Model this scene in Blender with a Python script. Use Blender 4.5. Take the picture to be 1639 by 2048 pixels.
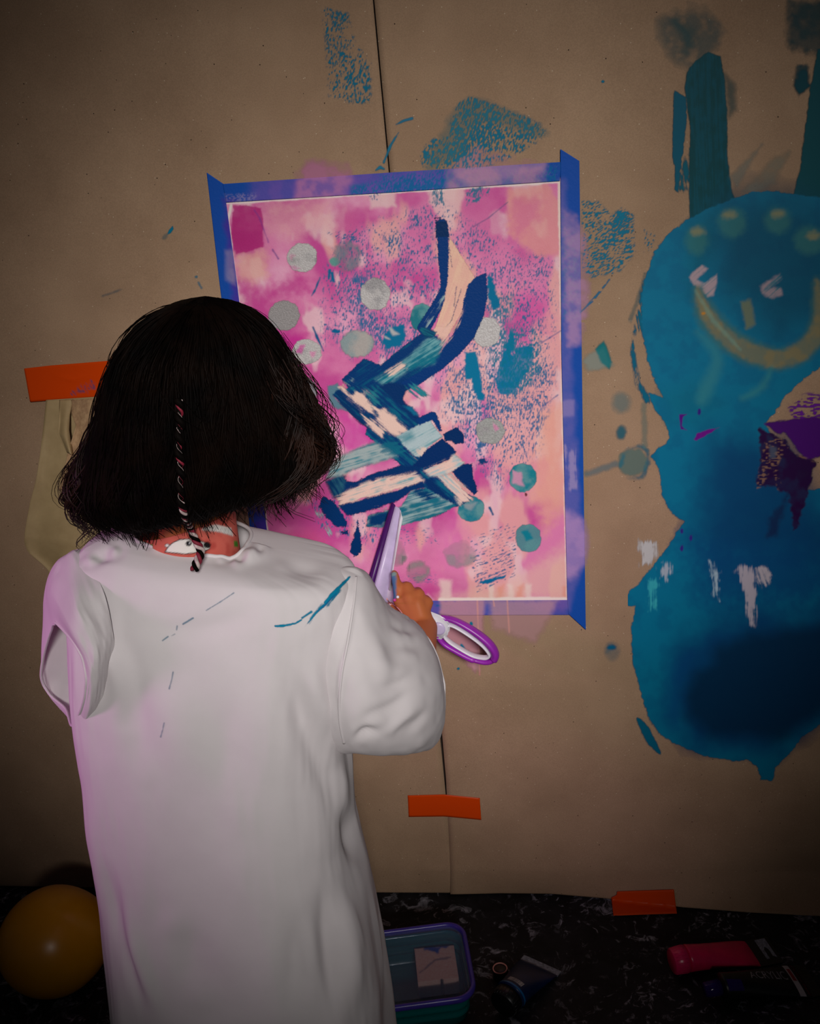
import bpy, bmesh, math, random
import numpy as np
from mathutils import Vector, Matrix
from mathutils.bvhtree import BVHTree

for _o in list(bpy.data.objects): bpy.data.objects.remove(_o)
scene = bpy.context.scene
COL = scene.collection

# ------------------------------------------------------------------ camera
IW, IH, F = 1639.0, 2048.0, 2000.0
PPX, PPY = IW / 2, IH / 2
_down = np.array([490., 5376., F]); _down /= np.linalg.norm(_down)          # where plumb lines meet
_rt = np.array([14700., 0., -F]); _rt[1] = -(_rt[0] * _down[0] + _rt[2] * _down[2]) / _down[1]
_rt /= np.linalg.norm(_rt)
_fw = np.cross(_down, _rt); _fw /= np.linalg.norm(_fw)
if _fw[2] < 0: _fw = -_fw
# rows: world X, Y, Z expressed in camera axes (x right, y down, z forward)
R_wc = np.stack([_rt, _fw, -_down])          # world = R_wc @ cam
CAM = np.array([0.0, -1.40, 1.25])
def ray(px, py):
    px = np.asarray(px, float); py = np.asarray(py, float)
    c = np.stack([(px - PPX) / F, (py - PPY) / F, np.ones_like(px)], -1)
    return c @ R_wc.T
def on_y(px, py, y):
    d = ray(px, py); t = (np.asarray(y) - CAM[1]) / d[..., 1]
    return CAM + d * t[..., None]
def on_z(px, py, z):
    d = ray(px, py); t = (np.asarray(z) - CAM[2]) / d[..., 2]
    return CAM + d * t[..., None]
def proj(P):
    c = (np.asarray(P, float) - CAM) @ R_wc
    return c[..., 0] / c[..., 2] * F + PPX, c[..., 1] / c[..., 2] * F + PPY
# lens height: the wall meets the floor where the paper ends
_d = ray(735., 1786.); CAM[2] = -_d[2] * ((-0.012 - CAM[1]) / _d[1])

cam_d = bpy.data.cameras.new('camera'); cam = bpy.data.objects.new('camera', cam_d)
COL.objects.link(cam); scene.camera = cam
cam_d.sensor_fit = 'VERTICAL'; cam_d.sensor_height = 36.0; cam_d.lens = 36.0 * F / IH
cam_d.clip_start = 0.02; cam_d.clip_end = 60
M3 = np.stack([R_wc[:, 0], -R_wc[:, 1], -R_wc[:, 2]], 1)
cam.matrix_world = Matrix(((*M3[0], CAM[0]), (*M3[1], CAM[1]), (*M3[2], CAM[2]), (0, 0, 0, 1)))

# ------------------------------------------------------------------ light
world = bpy.data.worlds.new('world'); scene.world = world; world.use_nodes = True
world.node_tree.nodes['Background'].inputs[0].default_value = (0.75, 0.72, 0.8, 1)
world.node_tree.nodes['Background'].inputs[1].default_value = 0.012
def lamp(name, kind, loc, aim, energy, color, **kw):
    d = bpy.data.lights.new(name, kind); d.energy = energy; d.color = color
    for k, v in kw.items(): setattr(d, k, v)
    o = bpy.data.objects.new(name, d); COL.objects.link(o); o.location = loc
    o.rotation_euler = (Vector(aim) - Vector(loc)).to_track_quat('-Z', 'Y').to_euler()
    return o
_aim = on_y(815., 930., 0.0)
lamp('lamp_key', 'SPOT', (0.75, -3.6, 2.35), _aim, 590, (1.0, 0.955, 0.92), spot_size=math.radians(21.6), spot_blend=1.0, shadow_soft_size=0.34)
lamp('lamp_pink', 'SPOT', (-1.45, -0.85, 1.05), (-0.40, -0.42, 0.66), 20.0, (1.0, 0.34, 0.86), spot_size=math.radians(36), spot_blend=1.0, shadow_soft_size=0.12)
scene.view_settings.view_transform = 'Standard'
try: scene.view_settings.look = 'None'
except Exception: pass
scene.view_settings.gamma = 1.0
scene.view_settings.use_curve_mapping = False
scene.view_settings.exposure = 0.0

# ------------------------------------------------------------------ helpers
def lin(c):
    c = np.asarray(c, float) / 255.0
    return np.where(c <= 0.04045, c / 12.92, ((c + 0.055) / 1.055) ** 2.4)
def lc(r, g, b): return tuple(float(v) for v in lin((r, g, b))) + (1.0,)
class NT:
    def __init__(s, name):
        s.m = bpy.data.materials.new(name); s.m.use_nodes = True
        s.t = s.m.node_tree; s.b = s.t.nodes['Principled BSDF']; s.out = s.t.nodes['Material Output']
    def n(s, typ, **kw):
        x = s.t.nodes.new(typ)
        for k, v in kw.items():
            if k in x.inputs: x.inputs[k].default_value = v
            else: setattr(x, k, v)
        return x
    def l(s, a, b): s.t.links.new(a, b)
    def set(s, **kw):
        for k, v in kw.items(): s.b.inputs[k.replace('_', ' ')].default_value = v
        return s
def noise_color(nt, c1, c2, scale, detail=6, lo=0.35, hi=0.65, vec=None, rough=0.6):
    n = nt.n('ShaderNodeTexNoise', Scale=scale, Detail=detail, Roughness=rough)
    if vec: nt.l(vec, n.inputs['Vector'])
    r = nt.n('ShaderNodeValToRGB')
    r.color_ramp.elements[0].position = lo; r.color_ramp.elements[1].position = hi
    r.color_ramp.elements[0].color = c1; r.color_ramp.elements[1].color = c2
    nt.l(n.outputs['Fac'], r.inputs['Fac'])
    return r.outputs['Color'], n.outputs['Fac']
def bump(nt, fac, strength, dist=0.001):
    b = nt.n('ShaderNodeBump', Strength=strength, Distance=dist)
    nt.l(fac, b.inputs['Height']); nt.l(b.outputs['Normal'], nt.b.inputs['Normal'])
def objvec(nt): return nt.n('ShaderNodeTexCoord').outputs['Object']
def plain(name, rgb, rough=0.5, var=0.12, scale=40, **kw):
    nt = NT(name); c = np.array(rgb, float)
    col, f = noise_color(nt, lc(*(c * (1 - var))), lc(*np.minimum(c * (1 + var), 255)), scale, vec=objvec(nt))
    nt.l(col, nt.b.inputs['Base Color']); nt.set(Roughness=rough, **kw)
    return nt.m
def paint_mat(name, rough=0.55, bscale=900, bst=0.15, alpha=True, metallic=0.0, grain=0.0):
    """colour (and cover) of hand-laid paint from the mesh's own paint attribute"""
    nt = NT(name); a = nt.n('ShaderNodeAttribute', attribute_name='paint')
    col = a.outputs['Color']
    n = nt.n('ShaderNodeTexNoise', Scale=bscale, Detail=3); nt.l(objvec(nt), n.inputs['Vector'])
    if grain:
        mx = nt.n('ShaderNodeMix', data_type='RGBA', blend_type='OVERLAY'); mx.inputs[0].default_value = grain
        nt.l(col, mx.inputs[6]); nt.l(n.outputs['Fac'], mx.inputs[7]); col = mx.outputs[2]
    nt.l(col, nt.b.inputs['Base Color']); nt.set(Roughness=rough, Metallic=metallic); nt.b.inputs['Specular IOR Level'].default_value = 0.15
    bump(nt, n.outputs['Fac'], bst, 0.0006)
    if alpha:
        tr = nt.n('ShaderNodeBsdfTransparent'); ms = nt.n('ShaderNodeMixShader')
        nt.l(a.outputs['Alpha'], ms.inputs[0]); nt.l(tr.outputs[0], ms.inputs[1]); nt.l(nt.b.outputs[0], ms.inputs[2])
        nt.l(ms.outputs[0], nt.out.inputs['Surface'])
    return nt.m
def np_mesh(name, V, Fq, mat=None, smooth=False, rgba=None):
    V = np.asarray(V, np.float32).reshape(-1, 3); Fq = np.asarray(Fq, np.int32); k = Fq.shape[1]
    me = bpy.data.meshes.new(name)
    me.vertices.add(len(V)); me.vertices.foreach_set('co', V.ravel())
    me.loops.add(Fq.size); me.loops.foreach_set('vertex_index', Fq.ravel())
    me.polygons.add(len(Fq)); me.polygons.foreach_set('loop_start', np.arange(0, Fq.size, k, dtype=np.int32))
    try: me.polygons.foreach_set('loop_total', np.full(len(Fq), k, np.int32))
    except Exception: pass
    if smooth: me.polygons.foreach_set('use_smooth', np.ones(len(Fq), bool))
    me.update(calc_edges=True); me.validate()
    if rgba is not None:
        at = me.attributes.new('paint', 'FLOAT_COLOR', 'POINT')
        at.data.foreach_set('color', np.asarray(rgba, np.float32).ravel())
    if mat: me.materials.append(mat)
    return me
def link(name, me, parent=None, label=None, cat=None, group=None, kind=None):
    o = bpy.data.objects.new(name, me); COL.objects.link(o)
    if parent is not None: o.parent = parent
    return tag(o, label, cat, group, kind)
def tag(o, label=None, cat=None, group=None, kind=None):
    for k, v in (('label', label), ('category', cat), ('group', group), ('kind', kind)):
        if v: o[k] = v
    return o
def empty(name, loc, label, cat, group=None):
    o = bpy.data.objects.new(name, None); COL.objects.link(o); o.empty_display_size = 0.05
    o.location = loc; return tag(o, label, cat, group)
def put(o, parent):
    """parent at world place (parents are unrotated empties)"""
    o.parent = parent; o.location = o.location - parent.location
    return o
def grid_faces(nu, nv, wrap=False):
    i = np.arange(nv - 1)[:, None]; j = np.arange(nu if wrap else nu - 1)[None, :]
    a = i * nu + j; b = i * nu + (j + 1) % nu
    return np.stack([a, b, b + nu, a + nu], -1).reshape(-1, 4)
def crom(P, n, closed=False):
    """Catmull-Rom through points, n samples in all"""
    P = np.asarray(P, float); m = len(P)
    t = np.linspace(0, m if closed else m - 1, n, endpoint=not closed); i = np.floor(t).astype(int)
    if not closed: i = np.minimum(i, m - 2)
    f = (t - i)[:, None]
    g = (lambda k: P[k % m]) if closed else (lambda k: P[np.clip(k, 0, m - 1)])
    a, b, c, d = g(i - 1), g(i), g(i + 1), g(i + 2)
    return 0.5 * (2 * b + (c - a) * f + (2 * a - 5 * b + 4 * c - d) * f ** 2 + (3 * b - a - 3 * c + d) * f ** 3)
def tube(path, rad, ns=10, closed=False, flat=1.0, upv=(0, 1, 0), caps=True):
    """V,F of a swept tube; rad scalar or per-point; flat squeezes along upv"""
    P = np.asarray(path, float); n = len(P); rad = np.broadcast_to(np.asarray(rad, float), (n,))
    T = np.roll(P, -1, 0) - np.roll(P, 1, 0) if closed else np.gradient(P, axis=0)
    T /= np.linalg.norm(T, axis=1, keepdims=True) + 1e-12
    U = np.broadcast_to(np.asarray(upv, float), (n, 3))
    S = np.cross(T, U); S /= np.linalg.norm(S, axis=1, keepdims=True) + 1e-9
    N = np.cross(S, T)
    a = np.linspace(0, 2 * np.pi, ns, endpoint=False)
    V = P[:, None] + rad[:, None, None] * (np.cos(a)[None, :, None] * S[:, None] + flat * np.sin(a)[None, :, None] * N[:, None])
    V = V.reshape(-1, 3); Fq = grid_faces(ns, n, True)
    if closed:
        j = np.arange(ns); a0 = (n - 1) * ns
        Fq = np.vstack([Fq, np.stack([a0 + j, a0 + (j + 1) % ns, (j + 1) % ns, j], -1)])
    elif caps:
        V = np.vstack([V, P[:1], P[-1:]]); j = np.arange(ns); c0, c1 = n * ns, n * ns + 1
        Fq = np.vstack([Fq, np.stack([(j + 1) % ns, j, np.full(ns, c0), np.full(ns, c0)], -1),
                        np.stack([(n - 1) * ns + j, (n - 1) * ns + (j + 1) % ns, np.full(ns, c1), np.full(ns, c1)], -1)])
    return V, Fq
def bm_mesh(name, V, Fq, mat, smooth=True, rgba=None):
    """for face lists that hold degenerate quads"""
    me = bpy.data.meshes.new(name)
    me.from_pydata([tuple(v) for v in V], [], [tuple(dict.fromkeys(int(i) for i in f)) for f in Fq])
    if smooth: me.polygons.foreach_set('use_smooth', np.ones(len(me.polygons), bool))
    me.update()
    if mat: me.materials.append(mat)
    return me
def join(parts):
    V, Fc, k = [], [], 0
    for v, f in parts: V.append(v); Fc.append(np.asarray(f) + k); k += len(v)
    return np.vstack(V), np.vstack(Fc)
def prism(poly2, mapf, d0, d1):
    """extrude a px polygon between depth functions; mapf(px,py,depth)->xyz. returns verts, faces(list)"""
    n = len(poly2); P = np.asarray(poly2, float)
    V = np.vstack([mapf(P[:, 0], P[:, 1], d0), mapf(P[:, 0], P[:, 1], d1)])
    Fc = [list(range(n)), list(range(2 * n - 1, n - 1, -1))] + [[i, (i + 1) % n, n + (i + 1) % n, n + i][::-1] for i in range(n)]
    return V, Fc
def poly_obj(name, V, Fc, mat, parent=None, bevel=0.0, smooth=False):
    me = bpy.data.meshes.new(name); me.from_pydata([tuple(v) for v in V], [], Fc); me.update()
    bm = bmesh.new(); bm.from_mesh(me); bmesh.ops.recalc_face_normals(bm, faces=bm.faces)
    if bevel: bmesh.ops.bevel(bm, geom=list(bm.edges), offset=bevel, segments=2, affect='EDGES', clamp_overlap=True)
    bm.to_mesh(me); bm.free()
    if smooth or bevel:
        me.polygons.foreach_set('use_smooth', np.ones(len(me.polygons), bool))
    if mat: me.materials.append(mat)
    o = bpy.data.objects.new(name, me); COL.objects.link(o)
    if parent is not None: put(o, parent)
    return o

# ------------------------------------------------------------------ value noise + painter
_tab = {}
def vn(x, y, seed=0):
    if seed not in _tab: _tab[seed] = np.random.RandomState(seed).rand(256, 256).astype(np.float32)
    T = _tab[seed]; xi = np.floor(x).astype(int); yi = np.floor(y).astype(int)
    fx = x - xi; fy = y - yi; fx = fx * fx * (3 - 2 * fx); fy = fy * fy * (3 - 2 * fy)
    a = T[yi % 256, xi % 256]; b = T[yi % 256, (xi + 1) % 256]; c = T[(yi + 1) % 256, xi % 256]; d = T[(yi + 1) % 256, (xi + 1) % 256]
    return (a * (1 - fx) + b * fx) * (1 - fy) + (c * (1 - fx) + d * fx) * fy
def fbm(x, y, seed=0, o=4):
    s, a, t = 0, 0.5, 0
    for k in range(o): s = s + a * vn(x * 2 ** k, y * 2 ** k, seed + k); t += a; a *= 0.5
    return s / t
def ss(a, b, x):
    t = np.clip((x - a) / (b - a + 1e-9), 0, 1); return t * t * (3 - 2 * t)
def sd_poly(X, Y, P):
    P = np.asarray(P, float); Q = np.roll(P, -1, 0); d2 = np.full(X.shape, 1e12); ins = np.zeros(X.shape, bool)
    for (x0, y0), (x1, y1) in zip(P, Q):
        ex, ey = x1 - x0, y1 - y0; wx, wy = X - x0, Y - y0
        t = np.clip((wx * ex + wy * ey) / (ex * ex + ey * ey + 1e-9), 0, 1)
        d2 = np.minimum(d2, (wx - t * ex) ** 2 + (wy - t * ey) ** 2)
        c = ((y0 <= Y) & (y1 > Y)) | ((y1 <= Y) & (y0 > Y))
        with np.errstate(divide='ignore', invalid='ignore'):
            ins ^= c & (X < x0 + (Y - y0) * ex / (ey if ey else 1e-9))
    d = np.sqrt(d2); return np.where(ins, -d, d)
def sd_line(X, Y, P, w):
    P = np.asarray(P, float); w = np.broadcast_to(np.asarray(w, float), (len(P),)); best = np.full(X.shape, 1e9)
    for i in range(len(P) - 1):
        (x0, y0), (x1, y1) = P[i], P[i + 1]; ex, ey = x1 - x0, y1 - y0
        t = np.clip(((X - x0) * ex + (Y - y0) * ey) / (ex * ex + ey * ey + 1e-9), 0, 1)
        d = np.hypot(X - x0 - t * ex, Y - y0 - t * ey) - 0.5 * (w[i] + t * (w[i + 1] - w[i]))
        best = np.minimum(best, d)
    return best
CW, CH = 1960, 2048
class Layer:
    """a layer of hand-laid paint, laid out in the photograph's pixel grid"""
    def __init__(s): s.c = np.zeros((CH, CW, 3), np.float32); s.a = np.zeros((CH, CW), np.float32); s.k = 0; s.rk = 1.0; s.fine = 0.0
    def lay(s, sl, rgb, al):
        a0 = s.a[sl]; na = al + a0 * (1 - al)
        with np.errstate(divide='ignore', invalid='ignore'):
            c = (rgb * al[..., None] + s.c[sl] * (a0 * (1 - al))[..., None]) / np.maximum(na, 1e-6)[..., None]
        c = np.where((na < 1e-3)[..., None], np.where((a0 < 1e-3)[..., None], rgb, s.c[sl]), c)
        s.c[sl] = c; s.a[sl] = na
    def shape(s, pts, col, line=None, smooth=False, soft=1.5, rough=2.5, rs=9, op=1.0, col2=None, ang=None, mixb=0.5,
              dry=0.0, streak=(60, 4), speck=None, spsc=3.0, spang=0.0, mott=0.0, sdoff=0.0):
        s.k += 7; sd0 = s.k % 230
        P = np.asarray(pts, float)
        if smooth: P = crom(P, len(P) * 6, closed=line is None)
        m = 14 + soft * 2 + rough * 2 + (np.max(line) if line is not None else 0)
        x0 = int(max(0, P[:, 0].min() - m)); x1 = int(min(CW, P[:, 0].max() + m)); y0 = int(max(0, P[:, 1].min() - m)); y1 = int(min(CH, P[:, 1].max() + m))
        if x1 <= x0 or y1 <= y0: return
        Y, X = np.mgrid[y0:y1, x0:x1].astype(np.float32)
        if line is not None:
            w = line if np.ndim(line) == 0 else np.interp(np.linspace(0, 1, len(P)), np.linspace(0, 1, len(line)), line)
            d = sd_line(X, Y, P, w)
        else: d = sd_poly(X, Y, P)
        if rough: d = d + rough * s.rk * 2 * (fbm(X / rs, Y / rs, sd0, 3) - 0.5)
        if s.fine: d = d + s.fine * (vn(X / 1.4, Y / 1.4, sd0 + 2) - 0.5) * 2
        d = d + sdoff
        al = 1 - ss(-soft, soft, d)
        rgb = np.broadcast_to(lin(col).astype(np.float32), X.shape + (3,))
        if ang is not None:
            ca, sa = math.cos(math.radians(ang)), math.sin(math.radians(ang))
            u = X * ca + Y * sa; v = -X * sa + Y * ca
            st = 0.6 * fbm(u / streak[0], v / (streak[1] * 0.62), sd0 + 3, 4) + 0.4 * fbm(u / 18, v / 11, sd0 + 9, 3)
            if col2 is not None:
                f = ss(mixb - 0.15, mixb + 0.15, st)[..., None]; rgb = rgb * (1 - f) + lin(col2).astype(np.float32) * f
            if dry:
                edge = np.clip((6 - d) / 18, 0, 1)
                al = (1 - ss(-1, soft + 5, d)) * ss(dry - 0.11, dry + 0.11, st + 0.42 * (edge - 0.72))
        elif col2 is not None:
            f = ss(mixb - 0.14, mixb + 0.14, fbm(X / 26, Y / 26, sd0 + 3, 4))[..., None]
            rgb = rgb * (1 - f) + lin(col2).astype(np.float32) * f
        if speck is not None:
            ca, sa = math.cos(math.radians(spang)), math.sin(math.radians(spang))
            u = (X * ca + Y * sa) / (spsc * 1.9); v = (-X * sa + Y * ca) / (spsc * 0.75)
            nn = 0.62 * vn(u, v, sd0 + 5) + 0.26 * fbm(X / 34, Y / 34, sd0 + 6, 3) + 0.12 * vn(X / 1.3, Y / 1.3, sd0 + 8)
            inner = np.clip(-d / 40, 0, 1) * 0.06
            al = al * ss(1 - speck - 0.06, 1 - speck + 0.07, nn + inner - 0.03) * 0.9
        if mott: al = al * (1 - mott + mott * ss(0.3, 0.65, fbm(X / 22, Y / 22, sd0 + 11, 3)))
        s.lay((slice(y0, y1), slice(x0, x1)), rgb, (al * op).astype(np.float32))
    def blob(s, cx, cy, rx, ry, col, rot=0, **kw):
        a = np.linspace(0, 2 * np.pi, 22, endpoint=False); r = math.radians(rot)
        x, y = rx * np.cos(a), ry * np.sin(a)
        s.shape(np.stack([cx + x * math.cos(r) - y * math.sin(r), cy + x * math.sin(r) + y * math.cos(r)], 1), col, **kw)
    def at(s, px, py):
        x = np.clip(np.asarray(px), 0, CW - 1.001); y = np.clip(np.asarray(py), 0, CH - 1.001)
        inside = (np.asarray(px) >= 0) & (np.asarray(px) < CW) & (np.asarray(py) >= 0) & (np.asarray(py) < CH)
        xi = x.astype(int); yi = y.astype(int); fx = (x - xi)[..., None]; fy = (y - yi)[..., None]
        D = np.concatenate([s.c, s.a[..., None]], -1) if not hasattr(s, 'D') else s.D
        s.D = D
        v = (D[yi, xi] * (1 - fx) + D[yi, np.minimum(xi + 1, CW - 1)] * fx) * (1 - fy) + (D[np.minimum(yi + 1, CH - 1), xi] * (1 - fx) + D[np.minimum(yi + 1, CH - 1), np.minimum(xi + 1, CW - 1)] * fx) * fy
        v[..., 3] *= inside
        return v
# coordinates read off enlarged views of the photograph
def zoomer(x0, y0, k): return lambda *pts: [(x0 + x / k, y0 + y / k) for x, y in pts]
Z1 = zoomer(400, 280, 2.049); Z2 = zoomer(480, 800, 2.276); Z3 = zoomer(640, 640, 4.553); Z4 = zoomer(440, 360, 4.653)
E1 = zoomer(1160, 0, 2.5595); E2 = zoomer(1160, 760, 2.4384); K7 = zoomer(560, 0, 4.0975)

# paper surface on the wall: gentle buckling, stronger towards the floor
def wall_y(x, z):
    x = np.asarray(x, float); z = np.asarray(z, float)
    w = 0.0030 * (fbm(x * 3.1 + 7, z * 2.3 + 3, 71, 2) - 0.5)
    low = np.exp(-np.clip(z, 0, None) / 0.13)
    w = w + low * 0.048 * (fbm(x * 5.2 + 2 + z * 2.5, z * 6.0 - x * 1.5 + 5, 75, 2) - 0.45)
    return -(0.012 + np.maximum(w, -0.008))
def wall_pt(px, py, off=0.0):
    P = on_y(px, py, -0.012)
    for _ in range(3): P = on_y(px, py, wall_y(P[..., 0], P[..., 2]) - off)
    return P
def layer_mesh(name, L, box, step, amin, off, mat, parent, kind=None, label=None):
    x0, y0, x1, y1 = box
    xs = np.arange(x0, x1 + step, step); ys = np.arange(y0, y1 + step, step)
    X, Y = np.meshgrid(xs, ys); C = L.at(X, Y)
    a = C[..., 3]; q = np.maximum(np.maximum(a[:-1, :-1], a[1:, :-1]), np.maximum(a[:-1, 1:], a[1:, 1:])) > amin
    if not q.any(): return None
    Fq = grid_faces(len(xs), len(ys))[q.ravel()]
    used = np.unique(Fq); re = np.full(X.size, -1); re[used] = np.arange(len(used))
    V = wall_pt(X.ravel()[used], Y.ravel()[used], off)
    # colour under thin cover bleeds from neighbours so edges do not go dark
    o = link(name, np_mesh(name, V, re[Fq][:, ::-1], mat, True, C.reshape(-1, 4)[used]), parent, label, kind=kind)
    return o

# ================================================================== setting
nt = NT('gap-shaded wall plaster'); c_, f_ = noise_color(nt, lc(52, 40, 33), lc(70, 55, 45), 14, vec=objvec(nt)); nt.l(c_, nt.b.inputs['Base Color']); nt.set(Roughness=0.9); bump(nt, f_, 0.2)  # shade seen in the seam gap is put into the plaster's dark colour
M_wall = nt.m
nt = NT('black marbled vinyl'); vec = objvec(nt)
warp = nt.n('ShaderNodeTexNoise', Scale=9.0, Detail=4); nt.l(vec, warp.inputs['Vector'])
mad = nt.n('ShaderNodeVectorMath', operation='MULTIPLY_ADD'); nt.l(warp.outputs['Color'], mad.inputs[0]); mad.inputs[1].default_value = (0.09, 0.09, 0.09); nt.l(vec, mad.inputs[2])
big, _ = noise_color(nt, (0.0035, 0.0035, 0.0045, 1), (0.012, 0.012, 0.016, 1), 22, 6, 0.4, 0.65, mad.outputs[0])
vein = nt.n('ShaderNodeTexNoise', Scale=38.0, Detail=10, Roughness=0.72, Distortion=1.2); nt.l(mad.outputs[0], vein.inputs['Vector'])
vr = nt.n('ShaderNodeValToRGB'); vr.color_ramp.elements[0].position = 0.545; vr.color_ramp.elements[1].position = 0.68
nt.l(vein.outputs['Fac'], vr.inputs['Fac'])
pat = nt.n('ShaderNodeTexNoise', Scale=11.0, Detail=3); nt.l(vec, pat.inputs['Vector'])
pr = nt.n('ShaderNodeValToRGB'); pr.color_ramp.elements[0].position = 0.36; pr.color_ramp.elements[1].position = 0.6; nt.l(pat.outputs['Fac'], pr.inputs['Fac'])
mm = nt.n('ShaderNodeMath', operation='MULTIPLY'); nt.l(vr.outputs['Color'], mm.inputs[0]); nt.l(pr.outputs['Color'], mm.inputs[1])
mx = nt.n('ShaderNodeMix', data_type='RGBA'); nt.l(mm.outputs[0], mx.inputs[0]); nt.l(big, mx.inputs[6]); mx.inputs[7].default_value = (0.42, 0.42, 0.49, 1)
nt.l(mx.outputs[2], nt.b.inputs['Base Color']); nt.set(Roughness=0.62); nt.b.inputs['Specular IOR Level'].default_value = 0.25
M_floor = nt.m

nt = NT('brown kraft paper'); vec = objvec(nt)
base, f1 = noise_color(nt, lc(152, 124, 99), lc(170, 141, 114), 7, 5, 0.3, 0.7, vec)
fine = nt.n('ShaderNodeTexNoise', Scale=620.0, Detail=3, Roughness=0.7); nt.l(vec, fine.inputs['Vector'])
ov = nt.n('ShaderNodeMix', data_type='RGBA', blend_type='OVERLAY'); ov.inputs[0].default_value = 0.32; nt.l(base, ov.inputs[6]); nt.l(fine.outputs['Fac'], ov.inputs[7])
def fleck(prev, scale, thr, col, seed):
    mp = nt.n('ShaderNodeMapping'); mp.inputs['Location'].default_value = (seed, seed * 2, seed * 3); nt.l(vec, mp.inputs['Vector'])
    v = nt.n('ShaderNodeTexVoronoi', Scale=scale); nt.l(mp.outputs[0], v.inputs['Vector'])
    r = nt.n('ShaderNodeMath', operation='LESS_THAN'); nt.l(v.outputs['Distance'], r.inputs[0]); r.inputs[1].default_value = thr
    m = nt.n('ShaderNodeMix', data_type='RGBA'); nt.l(r.outputs[0], m.inputs[0]); nt.l(prev, m.inputs[6]); m.inputs[7].default_value = col
    return m.outputs[2]
c_ = fleck(ov.outputs[2], 55, 0.045, lc(60, 45, 35), 1.3)
c_ = fleck(c_, 85, 0.055, lc(205, 185, 160), 4.1)
nt.l(c_, nt.b.inputs['Base Color']); nt.set(Roughness=0.85); nt.b.inputs['Specular IOR Level'].default_value = 0.2
bump(nt, fine.outputs['Fac'], 0.25, 0.0005)
M_kraft = nt.m

def slab(name, a, b, mat):
    (x0, y0, z0), (x1, y1, z1) = a, b
    V = [(x, y, z) for z in (z0, z1) for y in (y0, y1) for x in (x0, x1)]
    Fc = [[0, 2, 3, 1], [4, 5, 7, 6], [0, 1, 5, 4], [2, 6, 7, 3], [0, 4, 6, 2], [1, 3, 7, 5]]
    o = poly_obj(name, V, Fc, mat); o['kind'] = 'structure'; return o
slab('wall_back', (-2.2, 0.0, -0.05), (2.2, 0.12, 2.3), M_wall)
slab('floor', (-2.2, -3.2, -0.05), (2.2, 0.0, 0.0), M_floor)

# ================================================================== kraft paper sheets
def seam_x(py): return np.interp(py, [-700, 0, 345, 900, 1450, 1690, 1786, 1830], [684, 745, 777, 828, 877, 901, 909, 913])
def gap_px(py): return np.interp(py, [-700, 0, 300, 345, 1400, 1450, 1560, 1620, 1760, 1786], [3, 3, 3, 2.5, 4, 5, 3.5, 0.5, -6, 4])
def sheet(name, xs_fun, rows_py, bottom_py, off, label, ncol):
    V = []
    nb = 16
    for py in rows_py:
        xl, xr = xs_fun(py); px = np.linspace(xl, xr, ncol)
        V.append(wall_pt(px, np.full(ncol, float(py)), off))
    # the foot of the sheet sweeps out onto the floor
    top = V[-1]; xl, xr = xs_fun(rows_py[-1]); px = np.linspace(xl, xr, ncol)
    pb = bottom_py(px); end = on_z(px, pb, 0.0012 + off)
    end[:, 1] = np.minimum(end[:, 1], -0.006 - off)
    for k in range(1, nb + 1):
        t = k / nb
        e = end.copy(); y = top[:, 1] + (e[:, 1] - top[:, 1]) * (t ** 1.7); z = e[:, 2] + (top[:, 2] - e[:, 2]) * (1 - t) ** 1.15
        x = top[:, 0] + (e[:, 0] - top[:, 0]) * t
        V.append(np.stack([x, y, z], 1))
    V = np.array(V)
    me = np_mesh(name, V, grid_faces(ncol, len(V))[:, ::-1], M_kraft, True)
    o = link(name, me, None, label, 'paper', 'kraft paper sheets covering the wall')
    sm = o.modifiers.new('thickness', 'SOLIDIFY'); sm.thickness = 0.0004; sm.offset = -1
    return o
rows = np.concatenate([np.arange(-700, 0, 50), np.arange(0, 1500, 14), np.arange(1500, 1741, 8)])
bl = lambda px: np.interp(px, [-900, 0, 740, 905, 920], [1766, 1772, 1785, 1786, 1786])
brr = lambda px: np.interp(px, [880, 905, 1000, 1100, 1210, 1290, 1370, 1500, 1639, 2600], [1788, 1789, 1787, 1788, 1797, 1806, 1815, 1825, 1832, 1870])
sheet_l = sheet('kraft_paper_sheet', lambda py: (-900, seam_x(py) + np.where(py > 1700, 4, 0)), rows, bl, 0.0, 'plain brown kraft paper sheet on wall behind the child, left of the seam', 130)
sheet_r = sheet('kraft_paper_sheet', lambda py: (seam_x(py) + gap_px(py), 2600), rows, brr, 0.0008, 'brown kraft paper sheet right of the seam, bearing a teal painted rabbit', 150)

# ------------------------------------------------------------------ stray paint on the kraft paper (and over the tape)
TEAL = (0, 118, 150); NAVY = (0, 52, 110); PINK = (222, 138, 178)
A = Layer()
pk = (205, 130, 172)
A.shape(K7((150, 1400), (230, 1340), (440, 1300), (560, 1400), (560, 1640), (120, 1640)), pk, soft=14, rough=14, rs=24, op=0.6, mott=0.6)
A.shape([(905, 330), (950, 295), (1000, 318), (1085, 330), (1090, 380), (880, 400)], (214, 150, 170), soft=12, rough=12, rs=20, op=0.5, mott=0.6)
A.shape([(1150, 430), (1170, 480), (1178, 600), (1160, 690), (1135, 690), (1125, 420)], (200, 150, 185), soft=9, rough=6, op=0.6, mott=0.5)
A.shape([(1118, 1010), (1168, 1040), (1176, 1085), (1170, 1130), (1140, 1160), (1118, 1160)], (190, 150, 200), soft=9, rough=4, op=0.7, mott=0.25)
A.shape([(880, 1200), (968, 1200), (966, 1260), (950, 1345), (905, 1300), (880, 1290)], (206, 150, 160), soft=5, rough=3, op=0.75)
A.shape([(975, 1200), (1115, 1200), (1095, 1240), (1070, 1285), (1030, 1272), (985, 1255)], (205, 158, 160), soft=9, rough=4, op=0.62)
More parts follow.
